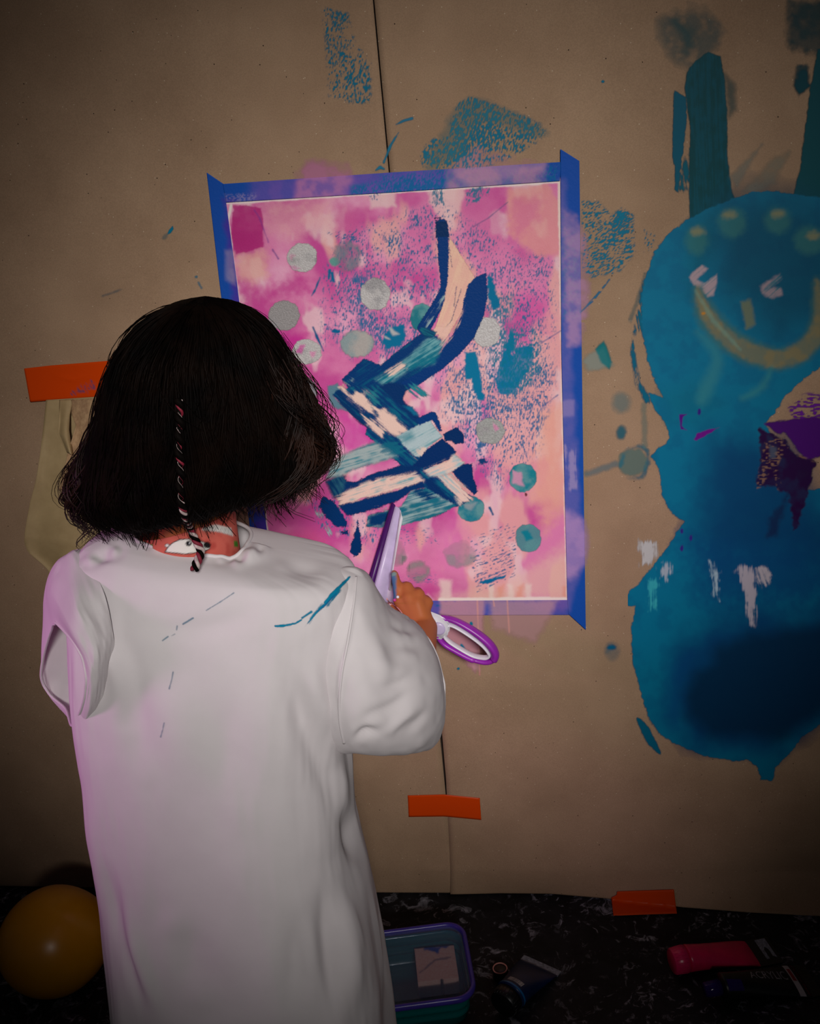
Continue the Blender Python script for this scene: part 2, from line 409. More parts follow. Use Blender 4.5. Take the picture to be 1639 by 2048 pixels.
for x, y0, y1 in ((956, 1200, 1350), (1015, 1190, 1265), (985, 1185, 1212)): A.shape([(x - 2, y0), (x + 3, y1)], (225, 160, 150), line=3, rough=0.6, soft=1, op=0.7)
A.shape([(940, 1300), (960, 1300), (958, 1340), (945, 1342)], (210, 160, 165), soft=5, rough=3, op=0.6)
# comb-scraped teal
A.shape(K7((1165, 1360), (1190, 1200), (1300, 1120), (1370, 1110), (1420, 910), (1520, 810), (1639, 820), (2100, 1000), (2150, 1110), (1900, 1280), (1639, 1370), (1400, 1380)), TEAL, smooth=True, speck=0.50, spsc=2.6, spang=105, soft=4, rough=5)
A.shape(K7((1400, 950), (1520, 830), (1700, 830), (2120, 1030), (2130, 1120), (1639, 1000), (1500, 1250), (1350, 1350), (1200, 1360)), (70, 125, 130), smooth=True, op=0.28, soft=12, rough=8)
A.shape(E1((10, 1030), (90, 1030), (160, 1100), (210, 1065), (270, 1100), (280, 1290), (200, 1390), (60, 1420), (10, 1380)), TEAL, speck=0.47, spsc=2.4, spang=-35, soft=4)
A.shape(E1((190, 1080), (240, 1090), (230, 1150), (175, 1190)), TEAL, speck=0.62, spsc=2.4, spang=-60, soft=2)
A.shape(E1((330, 1180), (380, 1200), (370, 1280), (330, 1290)), TEAL, speck=0.42, spsc=2.4, spang=-60, soft=3)
A.shape(E1((150, 1430), (70, 1530), (0, 1600)), (40, 110, 150), line=[2, 5, 2], rough=1, speck=0.6, spsc=4, spang=-40)
A.shape(K7((340, 60), (560, 110), (590, 270), (640, 380), (740, 500), (740, 840), (620, 850), (400, 790), (380, 470)), TEAL, speck=0.395, spsc=2.4, spang=100, soft=5)
A.shape(K7((390, 70), (460, 90), (540, 130), (500, 240), (440, 210)), TEAL, speck=0.47, spsc=2.4, spang=100, soft=4)
A.shape(K7((950, 1020), (1010, 990), (1080, 970)), (40, 118, 150), line=[1, 5, 5], rough=0.8)
A.shape(K7((970, 1085), (900, 1200), (850, 1330)), (30, 118, 150), line=[2, 5, 3], rough=1.2)
A.shape(K7((780, 1395), (820, 1370), (850, 1385)), (30, 118, 150), line=[2, 6, 3], rough=0.8)
A.shape(K7((845, 570), (858, 640)), (30, 105, 130), line=2.5, rough=0.5); A.blob(760, 176, 2.5, 4, (10, 70, 100), soft=0.8, rough=0.5)
A.shape([(345, 452), (347, 458), (341, 466), (334, 469), (338, 460)], TEAL, soft=1, rough=0.6); A.blob(330, 473, 7, 4, (110, 125, 125), soft=3, rough=1, op=0.5, rot=-50)
A.shape([(205, 592), (225, 585), (242, 579)], (60, 100, 120), line=4, rough=1, op=0.45, mott=0.8); A.blob(392, 553, 3, 2.5, TEAL, soft=1, op=0.6); A.shape([(397, 566), (402, 576)], TEAL, line=4, op=0.5)
A.shape(E1((15, 1850), (60, 1800), (120, 1780), (165, 1870), (100, 1890), (40, 1900)), (150, 160, 150), soft=6, rough=4, op=0.65)
A.shape(E1((75, 1790), (120, 1745), (160, 1850), (150, 1890), (110, 1860)), (0, 118, 125), soft=3, rough=2, op=0.9)
A.blob(1205, 163, 3, 2.5, TEAL, soft=0.8, rough=0.5)
A.blob(*E2((200, 110))[0], 18, 20, (90, 135, 140), soft=9, op=0.4); A.blob(*E2((200, 255))[0], 9, 13, (0, 105, 125), soft=5, op=0.7)
A.blob(*E2((255, 400))[0], 30, 27, (95, 130, 125), soft=4, rough=4, op=0.6); A.shape(E2((195, 420), (230, 340), (310, 330), (330, 400), (300, 470), (230, 480)), (0, 110, 135), line=7, rough=4, soft=4, op=0.6, mott=0.8, smooth=True)
A.shape(E2((30, 460), (170, 410)), (95, 130, 140), line=12, soft=5, op=0.45); A.shape(E2((310, 120), (315, 320)), (120, 140, 130), line=10, soft=4, op=0.4)
A.shape(E2((285, 775), (365, 790), (372, 850), (350, 930), (330, 900), (290, 910)), (205, 205, 205), soft=2, rough=3, ang=90, dry=0.36, op=0.85)
A.blob(*E2((155, 1325))[0], 14, 18, (85, 120, 135), soft=7, op=0.5, mott=0.5); A.blob(*E2((152, 1305))[0], 8, 5, (0, 95, 135), soft=3)
A.blob(942, 1248, 3, 5, TEAL, soft=1); A.blob(916, 1338, 2.5, 2, TEAL, soft=1); A.shape([(922, 1290), (928, 1300)], TEAL, line=5, rough=1.5)
A.shape(E1((330, 1400), (250, 1640), (260, 1650), (330, 1450)), (140, 140, 130), soft=4, op=0.55, rough=3)

# ------------------------------------------------------------------ the painted rabbit
B = Layer()
T1 = (0, 116, 152); T2 = (0, 78, 98)
B.shape(E1((390, 100), (480, 40), (660, 50), (740, 160), (700, 260), (560, 350), (470, 300), (400, 200)), (40, 92, 100), soft=16, rough=10, rs=25, op=0.42, mott=0.7)
B.shape(E1((480, 110), (560, 170), (540, 260)), (20, 85, 92), line=[14, 26, 14], soft=10, op=0.4)
B.shape(E1((1065, 0), (1500, 0), (1500, 300), (1180, 270), (1060, 240)), (10, 72, 82), soft=12, rough=8, op=0.7, mott=0.3)
B.shape(E1((480, 460), (540, 495), (545, 600), (528, 750), (508, 900), (498, 985), (484, 970), (482, 850), (470, 790)), (0, 88, 112), soft=1.2, rough=2)
B.shape(E1((490, 860), (560, 760), (575, 1000), (490, 990)), (0, 92, 112), ang=82, dry=0.52, rough=3)
B.shape(E1((655, 266), (715, 290), (738, 400), (750, 560), (752, 800), (775, 980), (800, 1040), (560, 1120), (556, 900), (562, 650), (535, 450), (545, 370), (590, 310)), (0, 80, 96), soft=1.8, rough=1.6, col2=(0, 70, 78), ang=88)
B.shape(E1((740, 380), (790, 430), (800, 560), (760, 600)), (50, 88, 90), soft=8, op=0.5)
B.shape(E1((1090, 440), (1110, 330), (1160, 330), (1175, 440), (1120, 490)), (0, 70, 82), soft=5, rough=4, mott=0.4)
B.shape(E1((1215, 250), (1480, 200), (1500, 1050), (1090, 1010), (1125, 860), (1152, 650), (1178, 450)), (0, 78, 88), soft=2, rough=2)
B.shape(E1((800, 960), (930, 740), (770, 900)), (140, 140, 128), soft=6, op=0.5, rough=3)
B.shape(E1((830, 980), (1000, 800), (1075, 775), (1000, 930), (900, 1000)), (146, 140, 122), soft=7, op=0.55, rough=4, mott=0.5)
B.shape(E1((330, 1400), (345, 1700), (265, 1690), (280, 1850), (300, 1960), (370, 2060), (330, 2060), (285, 1960), (262, 1800)), (0, 100, 130), soft=1.5, rough=2, ang=80, dry=0.36)
body = E1((1000, 980), (880, 985), (780, 1015), (650, 1070), (540, 1130), (440, 1210), (380, 1290), (330, 1430), (312, 1560), (318, 1700), (345, 1850), (385, 1960), (430, 2040)) + \
    E2((330, 60), (365, 150), (410, 205), (432, 255), (428, 300), (370, 340), (345, 375), (362, 395), (385, 430), (398, 560), (440, 640), (505, 690), (455, 770), (365, 895), (290, 985), (208, 1065), (203, 1092), (225, 1104), (268, 1105), (250, 1210), (254, 1370), (290, 1500), (328, 1640), (382, 1722), (460, 1772), (600, 1832), (740, 1858), (820, 1850), (868, 1895), (880, 1952), (932, 1955), (952, 1890), (1010, 1830), (1080, 1740), (1250, 1620), (1420, 1400), (1440, 1100), (1330, 820), (1190, 600), (1168, 530), (1100, 540), (1020, 420), (900, 210), (940, 170), (1000, 80), (1090, -10)) + \
    E1((1226, 1880), (1400, 1700), (1480, 1420), (1400, 1150), (1226, 1010))
B.shape(body, T1, soft=1.6, rough=3.2, rs=7, col2=(0, 108, 146), mixb=0.55)
B.shape([(x - 4, y + 1) for x, y in E2((120, 60), (370, 170))] + E2((400, 200), (380, 215)), (0, 98, 125), line=6, rough=2, op=0.0)
B.shape(E2((275, 1650), (330, 1690), (390, 1815), (380, 1820), (320, 1760)), (0, 98, 128), smooth=True, soft=1.5, rough=2)
# darker, bluer passages
def bl_(pts, c, **k): B.shape(pts, c, **k)
bl_(E1((780, 1020), (1000, 985), (1400, 1150), (1300, 1650), (1000, 1750), (750, 1500), (620, 1200)), (0, 70, 98), soft=60, rough=20, rs=50, op=0.75)
bl_(E1((560, 1150), (700, 1080), (640, 1350), (560, 1500)), (0, 92, 110), soft=30, rough=10, op=0.5)
bl_(E2((640, 280), (1000, 330), (1150, 620), (1350, 900), (700, 860), (560, 760)), (0, 62, 112), soft=55, rough=20, rs=40, op=0.85)
bl_(E2((520, 780), (1100, 800), (1300, 1000), (1100, 1100), (600, 1100)), (0, 70, 125), soft=50, rough=20, op=0.8)
bl_(E2((480, 1300), (620, 1180), (820, 1130), (1400, 1150), (1300, 1600), (900, 1820), (560, 1780), (430, 1640)), (0, 58, 112), soft=45, rough=20, rs=40, op=0.85)
bl_(E2((640, 1340), (660, 1305), (820, 1235), (1168, 1190), (1420, 1200), (1300, 1560), (980, 1760), (640, 1740), (520, 1640), (500, 1540), (570, 1430), (636, 1385)), (0, 36, 62), soft=22, rough=8, rs=30, op=0.7)
bl_(E2((430, 1400), (540, 1330), (470, 1700), (420, 1640)), (0, 70, 130), soft=18, rough=8, op=0.5)
bl_(E2((400, 60), (600, 0), (700, 120), (560, 220), (440, 200)), (0, 112, 135), soft=30, op=0.5)
# face
for x, y, rx, ry in ((595, 1230, 22, 30), (775, 1140, 28, 30), (1010, 1130, 26, 26), (1170, 1230, 30, 28)):
    cx, cy = E1((x, y))[0]; B.blob(cx, cy, rx, ry, (60, 125, 118), soft=10, rough=4, op=0.55)
for x, y in ((600, 1185), (760, 1100), (1010, 1095), (1190, 1205)):
    cx, cy = E1((x, y))[0]; B.blob(cx, cy, 14, 8, (142, 138, 100), soft=7, rough=4, op=0.75)
cheek = (188, 160, 165)
B.shape(E1((555, 1420), (570, 1395), (620, 1360), (650, 1375), (600, 1430), (640, 1450), (700, 1400), (700, 1450), (680, 1510), (650, 1520), (620, 1480), (580, 1460)), cheek, soft=3, rough=3, op=0.85, ang=-40, col2=(120, 140, 150), mixb=0.6)
B.shape(E1((920, 1470), (960, 1440), (1020, 1400), (1030, 1425), (980, 1470), (1030, 1475), (1035, 1510), (980, 1530), (930, 1500)), (176, 150, 155), soft=4, rough=3, op=0.75, ang=-40, col2=(70, 120, 135), mixb=0.6)
B.shape(E1((820, 1545), (875, 1530), (895, 1660), (850, 1685)), (112, 120, 92), soft=5, rough=3, op=0.85)
sm = E1((600, 1480), (640, 1600), (740, 1720), (860, 1800), (1000, 1840), (1110, 1810), (1190, 1740), (1226, 1640), (1222, 1540), (1212, 1440))
B.shape(sm, (70, 110, 95), line=[16, 44, 52, 50, 44, 44, 44, 40, 30, 14], smooth=True, soft=9, rough=4, op=0.65)
B.shape(sm, (140, 124, 82), line=[8, 26, 30, 34, 34, 34, 32, 26, 20, 8], smooth=True, soft=6, rough=4, op=0.8, mott=0.35)
B.shape(E1((590, 1490), (680, 1640), (820, 1790)), (120, 165, 150), line=[5, 8, 4], soft=4, op=0.45)
cx, cy = E1((630, 1605))[0]; B.blob(cx, cy, 4, 2.5, (190, 130, 50), soft=1.5, rough=1.5)
B.shape(E1((600, 1700), (700, 1830), (640, 2000), (620, 2048)), (60, 140, 145), line=[8, 22, 28, 20], smooth=True, soft=12, op=0.5)
B.shape(E1((980, 1880), (930, 1980), (830, 2040)), (60, 140, 140), line=[6, 14, 10], smooth=True, soft=8, op=0.5)
# white drags
W_ = (190, 195, 205)
B.shape(E2((370, 900), (420, 890), (455, 910), (420, 980), (380, 970)), W_, soft=2, rough=4, ang=90, dry=0.46, op=0.75, streak=(30, 3))
B.shape(E2((310, 960), (385, 960), (390, 1140), (330, 1130)), (60, 180, 190), soft=3, rough=4, ang=90, dry=0.53, op=0.8, streak=(30, 2.5))
B.shape(E2((625, 880), (650, 890), (680, 940), (680, 1080), (650, 1060), (632, 950)), (165, 190, 205), soft=2, rough=3, ang=85, dry=0.48, streak=(30, 3))
B.shape(E2((755, 930), (790, 905), (850, 920), (858, 1060), (850, 1200), (820, 1190), (800, 1030)), (185, 178, 190), soft=2, rough=3, ang=90, dry=0.40, streak=(30, 3))
B.shape(E2((860, 920), (910, 915), (940, 950), (920, 980), (890, 1010), (865, 980)), (190, 182, 190), soft=2, rough=4, ang=70, dry=0.38)
# violet patch
B.shape(E2((1010, 130), (1090, 70), (1300, 60), (1300, 200), (1168, 190), (1050, 200)), (105, 20, 150), speck=0.47, spsc=3.5, soft=4)
B.shape(E2((900, 215), (1040, 190), (1300, 170), (1300, 320), (1150, 380), (1110, 400), (1060, 340), (1000, 260), (960, 260)), (72, 8, 110), soft=3, rough=4)
B.shape(E2((870, 240), (960, 270), (1000, 300), (1060, 370), (1150, 390), (1110, 540), (1060, 720), (1040, 730), (1020, 560), (930, 520), (850, 520), (880, 400)), (40, 4, 62), soft=3, rough=7, rs=10, mott=0.15)
B.shape(E2((900, 300), (940, 290), (1010, 270), (1060, 370), (1140, 400), (1000, 330), (960, 420), (980, 540), (960, 540), (940, 420), (880, 520), (850, 540)), (140, 105, 85), speck=0.40, spsc=3.2, soft=3)
B.shape(E2((925, 320), (955, 330), (950, 380), (920, 385)), (80, 90, 110), soft=4, op=0.8)
B.shape(E2((920, 680), (1010, 560), (960, 760), (915, 760)), (20, 8, 60), soft=8, rough=6, op=0.6)
B.shape(E2((482, 168), (525, 165), (500, 180), (495, 225), (520, 245), (490, 240)), (85, 0, 130), soft=1, rough=1.5)
B.shape(E2((555, 290), (570, 260), (630, 240), (680, 230), (600, 275), (565, 295)), (110, 10, 135), soft=1.2, rough=2)
for x, y in ((495, 735), (540, 770), (495, 820), (580, 155)): B.blob(*E2((x, y))[0], 3, 6, (50, 30, 130), soft=1.5, rough=2)

M_paint = paint_mat('matt acrylic on kraft paper')
layer_mesh('painted_rabbit', B, (1255, 0, 1950, 1590), 1.6, 0.07, 0.0013, M_paint, sheet_r, label='teal smiling rabbit figure painted in acrylic')
for nm, (x0, y0, x1, y1), par, lab in (
        ('paint_scuff', (635, 0, 745, 210), sheet_l, 'faint teal comb scuffs beside the paper seam'),
        ('paint_scuff', (750, 190, 1110, 400), sheet_r, 'teal comb scrape running off the painting'),
        ('paint_scuff', (1161, 395, 1325, 640), sheet_r, 'cross-hatched teal comb scrape beside the right tape'),
        ('paint_smear', (1161, 645, 1240, 770), sheet_r, 'teal and grey finger smear'),
        ('paint_smear', (1161, 770, 1345, 1000), sheet_r, 'grey-teal round dab with faint smears'),
        ('paint_drop', (1195, 1275, 1260, 1345), sheet_r, None), ('paint_smear', (1265, 1060, 1345, 1170), sheet_r, 'white dry brush drag'),
        ('paint_drop', (320, 445, 360, 485), sheet_l, None), ('paint_smear', (195, 545, 300, 600), sheet_l, None), ('paint_drop', (380, 545, 394.9, 562), sheet_l, None), ('paint_drop', (391, 562, 412, 585), sheet_l, None),
        ('paint_smear', (870, 1215, 1130, 1360), sheet_r, 'pale pink overspill under the painting'),
        ('paint_smear', (560, 310, 740, 400), sheet_l, 'pink overspill above the painting'),
        ('paint_drop', (1198, 156, 1212, 170), sheet_r, None), ('paint_smear', (1155, 1030, 1190, 1160), sheet_r, None), ('paint_smear', (1255, 545, 1300, 660), sheet_r, None)):
    layer_mesh(nm, A, (x0, y0, x1, y1), 1.4, 0.06, 0.00105 if par is sheet_r else 0.0003, M_paint, par, label=lab)

# ================================================================== the painting
Pp = Layer()
Y, X = np.mgrid[330:1260, 420:1190].astype(np.float32)
mag = lin((204, 78, 154)); mid = lin((228, 132, 180)); lt = lin((238, 172, 202)); peach = lin((238, 176, 170)); cream = lin((242, 212, 214))
n1 = fbm(X / 95, Y / 80, 11, 4); n2 = fbm(X / 60, Y / 120, 17, 4); n3 = fbm(X / 11, Y / 11, 23, 3)
gx = (X - 450) / 700; gy = (Y - 380) / 830
f = ss(0.28, 0.68, n1 + 0.16 * (gx - 0.42) + 0.10 * (n3 - 0.5) + 0.10 * (gy > 0.8) * (gy - 0.8) * 5)[..., None]
c = mag * (1 - f) + mid * f
f = ss(0.52, 0.74, n1 * 0.6 + n2 * 0.4 + 0.06 * (n3 - 0.5))[..., None]; c = c * (1 - f) + lt * f
f = (ss(0.45, 0.62, n2 + 0.36 * (gx - 0.72) + 0.06 * (gy - 0.6)) * 0.8)[..., None]; c = c * (1 - f) + peach * f
f = (ss(0.60, 0.74, fbm(X / 45, Y / 75, 31, 4)) * 0.65)[..., None]; c = c * (1 - f) + cream * f
Pp.c[330:1260, 420:1190] = c; Pp.a[330:1260, 420:1190] = 1
S_ = Pp.shape
S_(Z4((150, 700), (420, 640), (440, 900), (300, 990), (170, 900)), (238, 178, 166), soft=12, rough=8, op=0.75)
S_(Z4((420, 220), (1040, 170), (1040, 420), (640, 560), (420, 480)), (238, 176, 182), soft=22, rough=10, op=0.7, mott=0.3)
S_(Z4((1060, 380), (1080, 180), (1260, 300), (1260, 520), (1060, 500)), (214, 100, 160), soft=14, rough=6, op=0.7)
S_(Z4((180, 980), (420, 1020), (760, 860), (880, 1050), (480, 1130), (420, 1380), (220, 1330), (190, 1080)), (200, 58, 146), soft=22, rough=12, op=0.8)
S_(Z4((500, 1450), (820, 1440), (720, 1820), (560, 1830), (520, 1650)), (202, 44, 148), soft=12, rough=8, op=0.85)
S_(Z4((120, 240), (240, 232), (380, 265), (400, 360), (395, 620), (260, 665), (150, 690), (115, 560), (105, 480), (110, 350)), (190, 50, 128), soft=1.5, rough=3, rs=12, mott=0.1)
S_(Z4((100, 480), (400, 470), (395, 620), (150, 690)), (182, 40, 122), soft=8, rough=4, op=0.5)
S_(Z2((180, 620), (340, 600), (420, 700), (470, 740), (300, 760), (150, 700)), (214, 80, 140), soft=18, rough=8, op=0.75)
S_(Z2((190, 890 - 300), (380, 600), (380, 740), (200, 700)), (215, 90, 150), soft=20, rough=8, op=0.4)
S_(Z3((180, 850), (420, 900), (500, 1080), (300, 1190), (170, 1130)), (214, 70, 164), soft=8, rough=6, op=0.75)
S_(Z2((440, 150), (580, 100), (640, 200), (480, 230)), (214, 80, 170), soft=14, rough=6, op=0.5)
S_(Z1((1010, 250), (1230, 230), (1250, 420), (1170, 480), (1100, 470), (1050, 330)), (216, 110, 166), soft=16, rough=10, op=0.6)
S_(Z1((1260, 200), (1420, 180), (1480, 260), (1480, 470), (1380, 480), (1260, 380)), (236, 160, 152), soft=8, rough=6, op=0.7)
S_(Z1((1280, 250), (1400, 240), (1380, 330), (1290, 400)), (220, 110, 160), soft=14, rough=10, op=0.5)
S_(Z1((930, 200), (1090, 190), (1060, 300), (1000, 340), (950, 280)), (240, 200, 200), soft=5, rough=4, op=0.75)
S_(Z1((690, 215), (800, 205), (800, 270), (700, 280)), (240, 208, 205), soft=5, rough=4, op=0.7)
S_(Z1((1290, 590), (1420, 640), (1440, 800), (1320, 760)), (224, 90, 170), soft=22, rough=14, op=0.45)
S_(Z2((1360, 60), (1475, 0), (1480, 480), (1390, 600), (1330, 420)), (238, 172, 150), soft=20, rough=10, op=0.7)
S_(Z2((860, 560), (1000, 520), (1100, 700), (940, 780)), (226, 128, 182), soft=22, rough=10, op=0.55)
S_(Z2((1200, 850), (1490, 650), (1495, 910), (900, 910)), (240, 196, 178), soft=20, rough=8, op=0.6)
S_(Z2((910, 820), (960, 820), (960, 910), (910, 910)), (242, 222, 210), soft=6, rough=3, op=0.7)
for x in (1130, 1220, 1300): S_(Z2((x, 840), (x + 25, 840), (x + 25, 910), (x, 910)), (242, 224, 212), soft=4, rough=3, op=0.6)
for x in (1170, 1260, 1470): S_(Z2((x, 850), (x + 30, 840), (x + 25, 905), (x, 905)), (236, 158, 136), soft=5, rough=3, op=0.7)
# white uncovered rim by the tape
rim = [(455, 405), (1118, 362), (1136, 1200), (548, 1204)]
Pp.shape([(462, 410), (456, 440), (520, 950), (552, 1204)], (244, 232, 226), line=[5, 3, 5, 6], soft=1.5, rough=1.5, rs=14)
Pp.shape([(455, 405), (800, 384), (1118, 362)], (244, 226, 222), line=[7, 4, 9], soft=2, rough=2, rs=16)
Pp.shape([(1118, 362), (1126, 800), (1136, 1200)], (244, 222, 212), line=[6, 7, 8], soft=2, rough=2, rs=16)
Pp.shape([(880, 1200), (1136, 1198)], (245, 228, 220), line=8, soft=2, rough=2, rs=16)
# teal combed texture
def comb(pts, sp, ang=95, sc=2.3, col=(20, 105, 155), **k): Pp.shape(pts, col, speck=sp, spsc=sc, spang=ang, soft=k.pop('soft', 10), rough=8, **k)
comb([(690, 460), (880, 400), (1000, 480), (1110, 520), (1110, 800), (980, 880), (800, 700), (640, 690), (640, 560)], 0.36)
comb([(650, 650), (800, 640), (850, 760), (700, 720)], 0.36); comb([(880, 760), (1110, 720), (1080, 900), (1000, 980), (880, 830)], 0.40)
comb([(540, 820), (660, 870), (660, 960), (560, 1000)], 0.34); comb([(600, 990), (720, 990), (800, 1110), (640, 1060)], 0.36)
comb(Z1((580, 590), (640, 540), (690, 550), (680, 700), (620, 690), (590, 650)), 0.54, 95); comb(Z1((640, 690), (850, 730), (840, 860), (740, 870), (700, 800), (650, 770)), 0.52, 95)
comb(Z1((530, 380), (640, 370), (660, 420), (580, 420)), 0.44, -30, soft=4); comb(Z1((750, 390), (840, 370), (830, 450), (770, 470)), 0.46, 100, soft=5)
comb(Z1((860, 320), (910, 310), (910, 350), (860, 360)), 0.5, 100, soft=4); comb(Z1((950, 190), (1010, 190), (1000, 280), (960, 270)), 0.55, 100, soft=3, col=TEAL)
comb(Z1((1090, 200), (1190, 195), (1190, 230), (1090, 270)), 0.5, 100, soft=3, col=TEAL); comb(Z1((690, 220), (760, 215), (740, 255), (700, 260)), 0.42, 100, soft=3)
comb(Z1((1180, 620), (1280, 640), (1260, 800), (1190, 720)), 0.54, 95, col=TEAL); comb(Z1((1280, 480), (1400, 470), (1440, 560), (1320, 600)), 0.40, 110)
Pp.shape(Z1((1085, 870), (1130, 865), (1150, 960), (1165, 1070), (1130, 1060), (1110, 980), (1085, 980)), (0, 118, 160), soft=2, rough=4, rs=8)
Pp.shape(Z1((1230, 900), (1270, 790), (1290, 790), (1280, 880), (1310, 840), (1360, 850), (1365, 920), (1320, 980), (1290, 1040), (1230, 1040), (1210, 990)), (0, 118, 162), soft=2, rough=6, rs=7, mott=0.15)
comb(Z1((1180, 780), (1380, 760), (1400, 960), (1300, 1060), (1180, 1020)), 0.50, 95, col=TEAL)
Pp.shape(Z1((1175, 560), (1210, 565), (1200, 580), (1230, 680), (1200, 700), (1178, 640)), (0, 112, 155), soft=2, rough=4, rs=7)
Pp.shape(Z3((620, 80), (760, 40), (780, 130), (740, 240), (600, 260), (560, 200)), (0, 112, 155), soft=2, rough=6, rs=7)
Pp.shape(Z3((620, 60), (720, 130), (660, 140)), (200, 195, 190), soft=3, rough=2, op=0.8); Pp.shape(Z3((560, 130), (640, 180), (590, 160)), (200, 195, 190), soft=2, rough=2, op=0.8)
Pp.blob(*Z3((145, 102))[0], 9, 4, (0, 100, 150), soft=1.2, rough=2)
Pp.shape(Z4((865, 1370), (910, 1480), (960, 1590)), (10, 90, 140), line=[3, 6, 2], rough=1); Pp.shape(Z4((930, 910), (880, 1030), (850, 1080)), (20, 95, 145), line=[3, 5, 2], rough=1.5)
Pp.shape(Z4((490, 650), (540, 730)), (90, 60, 140), line=4, rough=1.5, op=0.7); Pp.shape(Z4((320, 280), (370, 360), (420, 500), (450, 580)), (120, 60, 150), line=3, rough=1.5, op=0.55)
Pp.shape(Z4((1020, 840), (1010, 920)), (0, 105, 150), line=5, rough=2); Pp.shape(Z4((1040, 870), (1055, 940)), (0, 105, 150), line=5, rough=2)
Pp.blob(*Z4((1063, 755))[0], 10, 9, (60, 165, 150), soft=3, rough=2, op=0.85)
Pp.shape(Z1((1260, 255), (1180, 320), (1120, 355)), (90, 90, 140), line=2, rough=1, op=0.7)
Pp.shape(Z1((1480, 780), (1400, 830)), (60, 90, 150), line=2.5, rough=1, op=0.7); Pp.shape([(1115, 790), (1085, 812)], (60, 90, 150), line=2.5, rough=1, op=0.7)
# ribbed comb print lower right
for k in range(17):
    y = 590 + k * 15; x0 = 1040 + k * 2; dn = 0.42 + 0.1 * (6 < k < 14)
    Pp.shape(Z2((x0 + 8 * (k % 3), y + 40), (1250, y - 32)), (10, 100, 150), line=3.2, rough=1.6, rs=4, soft=0.8, speck=dn, spsc=2.2, spang=-17)
Pp.shape(Z2((1085, 835), (1100, 822), (1210, 795), (1200, 812), (1120, 838)), (0, 108, 155), soft=1.2, rough=3, rs=5)
comb(Z2((760, 800), (880, 800), (880, 830), (740, 830)), 0.42, 0, sc=2); comb(Z2((700, 560), (900, 600), (900, 660), (700, 650)), 0.33, 0, sc=2)
comb(Z2((1040, 60), (1120, 180), (1140, 380), (1080, 330), (1010, 160)), 0.38); Pp.shape(Z2((1080, 200), (1130, 180), (1090, 250)), (10, 95, 150), soft=2, rough=5, speck=0.62, spsc=2.4)
Pp.shape(Z2((1080, 275), (1110, 260), (1125, 285), (1090, 295)), (10, 60, 115), soft=1.5, rough=4, rs=4)
Pp.blob(*Z2((1300, 430))[0], 3, 4, (100, 40, 50), soft=1); Pp.shape(Z2((1135, 490), (1150, 520)), (0, 85, 135), line=4, rough=1.2)
Pp.blob(*Z2((385, 235))[0], 16, 14, (95, 135, 155), soft=8, rough=5, op=0.6)

M_poster = paint_mat('washes on canvas paper', rough=0.7, bscale=700, bst=0.35, alpha=False, grain=0.08)
xs = np.linspace(0, 1, 480); ys = np.linspace(0, 1, 600)
U, Vv = np.meshgrid(xs, ys)
c4 = np.array([(448, 398), (1124, 355), (1142, 1208), (542, 1212)], float)
Gx = (c4[0, 0] * (1 - U) + c4[1, 0] * U) * (1 - Vv) + (c4[3, 0] * (1 - U) + c4[2, 0] * U) * Vv
Gy = (c4[0, 1] * (1 - U) + c4[1, 1] * U) * (1 - Vv) + (c4[3, 1] * (1 - U) + c4[2, 1] * U) * Vv
P3 = wall_pt(Gx, Gy, 0.0022)
rg = Pp.at(Gx, Gy).reshape(-1, 4)
painting = link('abstract_painting', np_mesh('abstract_painting', P3, grid_faces(480, 600)[:, ::-1], M_poster, True, rg), None,
                'pink abstract painting on paper with navy brush strokes and silver dots, taped to wall', 'painting')
sm_ = painting.modifiers.new('thickness', 'SOLIDIFY'); sm_.thickness = 0.0008; sm_.offset = -1

# round dabs, printed one by one
D = Layer(); SIL = (196, 193, 192)
dots = [(604, 515, 30, 29, SIL, 'silver'), (750, 588, 30, 32, SIL, 'silver'), (568, 631, 31, 30, (158, 154, 154), 'silver'), (614, 703, 29, 25, SIL, 'silver'),
        (714, 688, 33, 27, (150, 170, 172), 'grey-teal'), (602, 781, 32, 29, (140, 138, 146), 'silver'), (972, 664, 28, 30, SIL, 'silver'), (980, 862, 29, 26, (165, 168, 165), 'silver'),
        (694, 512, 26, 32, (135, 150, 165), 'faint'), (843, 635, 23, 28, (30, 125, 140), 'teal'), (1045, 955, 27, 29, (10, 135, 150), 'teal'), (942, 1018, 27, 25, (20, 130, 150), 'teal'),
        (1056, 1076, 26, 28, (90, 145, 155), 'teal'), (920, 1110, 32, 26, (160, 165, 168), 'faint'), (836, 1141, 24, 20, (150, 160, 155), 'faint'), (793, 1108, 17, 26, (150, 160, 158), 'faint')]
for cx, cy, rx, ry, col, kd in dots:
    if kd == 'silver': D.blob(cx, cy, rx, ry, col, soft=1.4, rough=3, rs=9, col2=(160, 158, 160), mixb=0.66); D.k += 3
    elif kd == 'grey-teal': D.blob(cx, cy, rx, ry, col, soft=3, rough=4, op=0.85, col2=(185, 182, 176), mixb=0.5)
    elif kd == 'teal': D.blob(cx, cy, rx, ry, col, soft=1.5, rough=3, rs=9, col2=(96, 158, 162), mixb=0.52, op=0.92)
    else: D.blob(cx, cy, rx, ry, col, soft=5, rough=5, rs=12, op=0.6, mott=0.6)
for pts, cc in ((Z4((740, 1530), (790, 1530), (760, 1620), (710, 1600)), (212, 90, 170)), (Z4((830, 1600), (900, 1590), (860, 1650)), (225, 140, 185)), (Z4((650, 690), (700, 700), (660, 740)), (205, 150, 175)), (Z4((640, 800), (760, 820), (700, 850)), (215, 130, 180))):
    D.shape(pts, cc, soft=3, rough=4, op=0.8)
D.shape(Z2((1240, 320), (1280, 330), (1290, 390), (1240, 380)), (216, 150, 180), soft=3, rough=3, op=0.85)
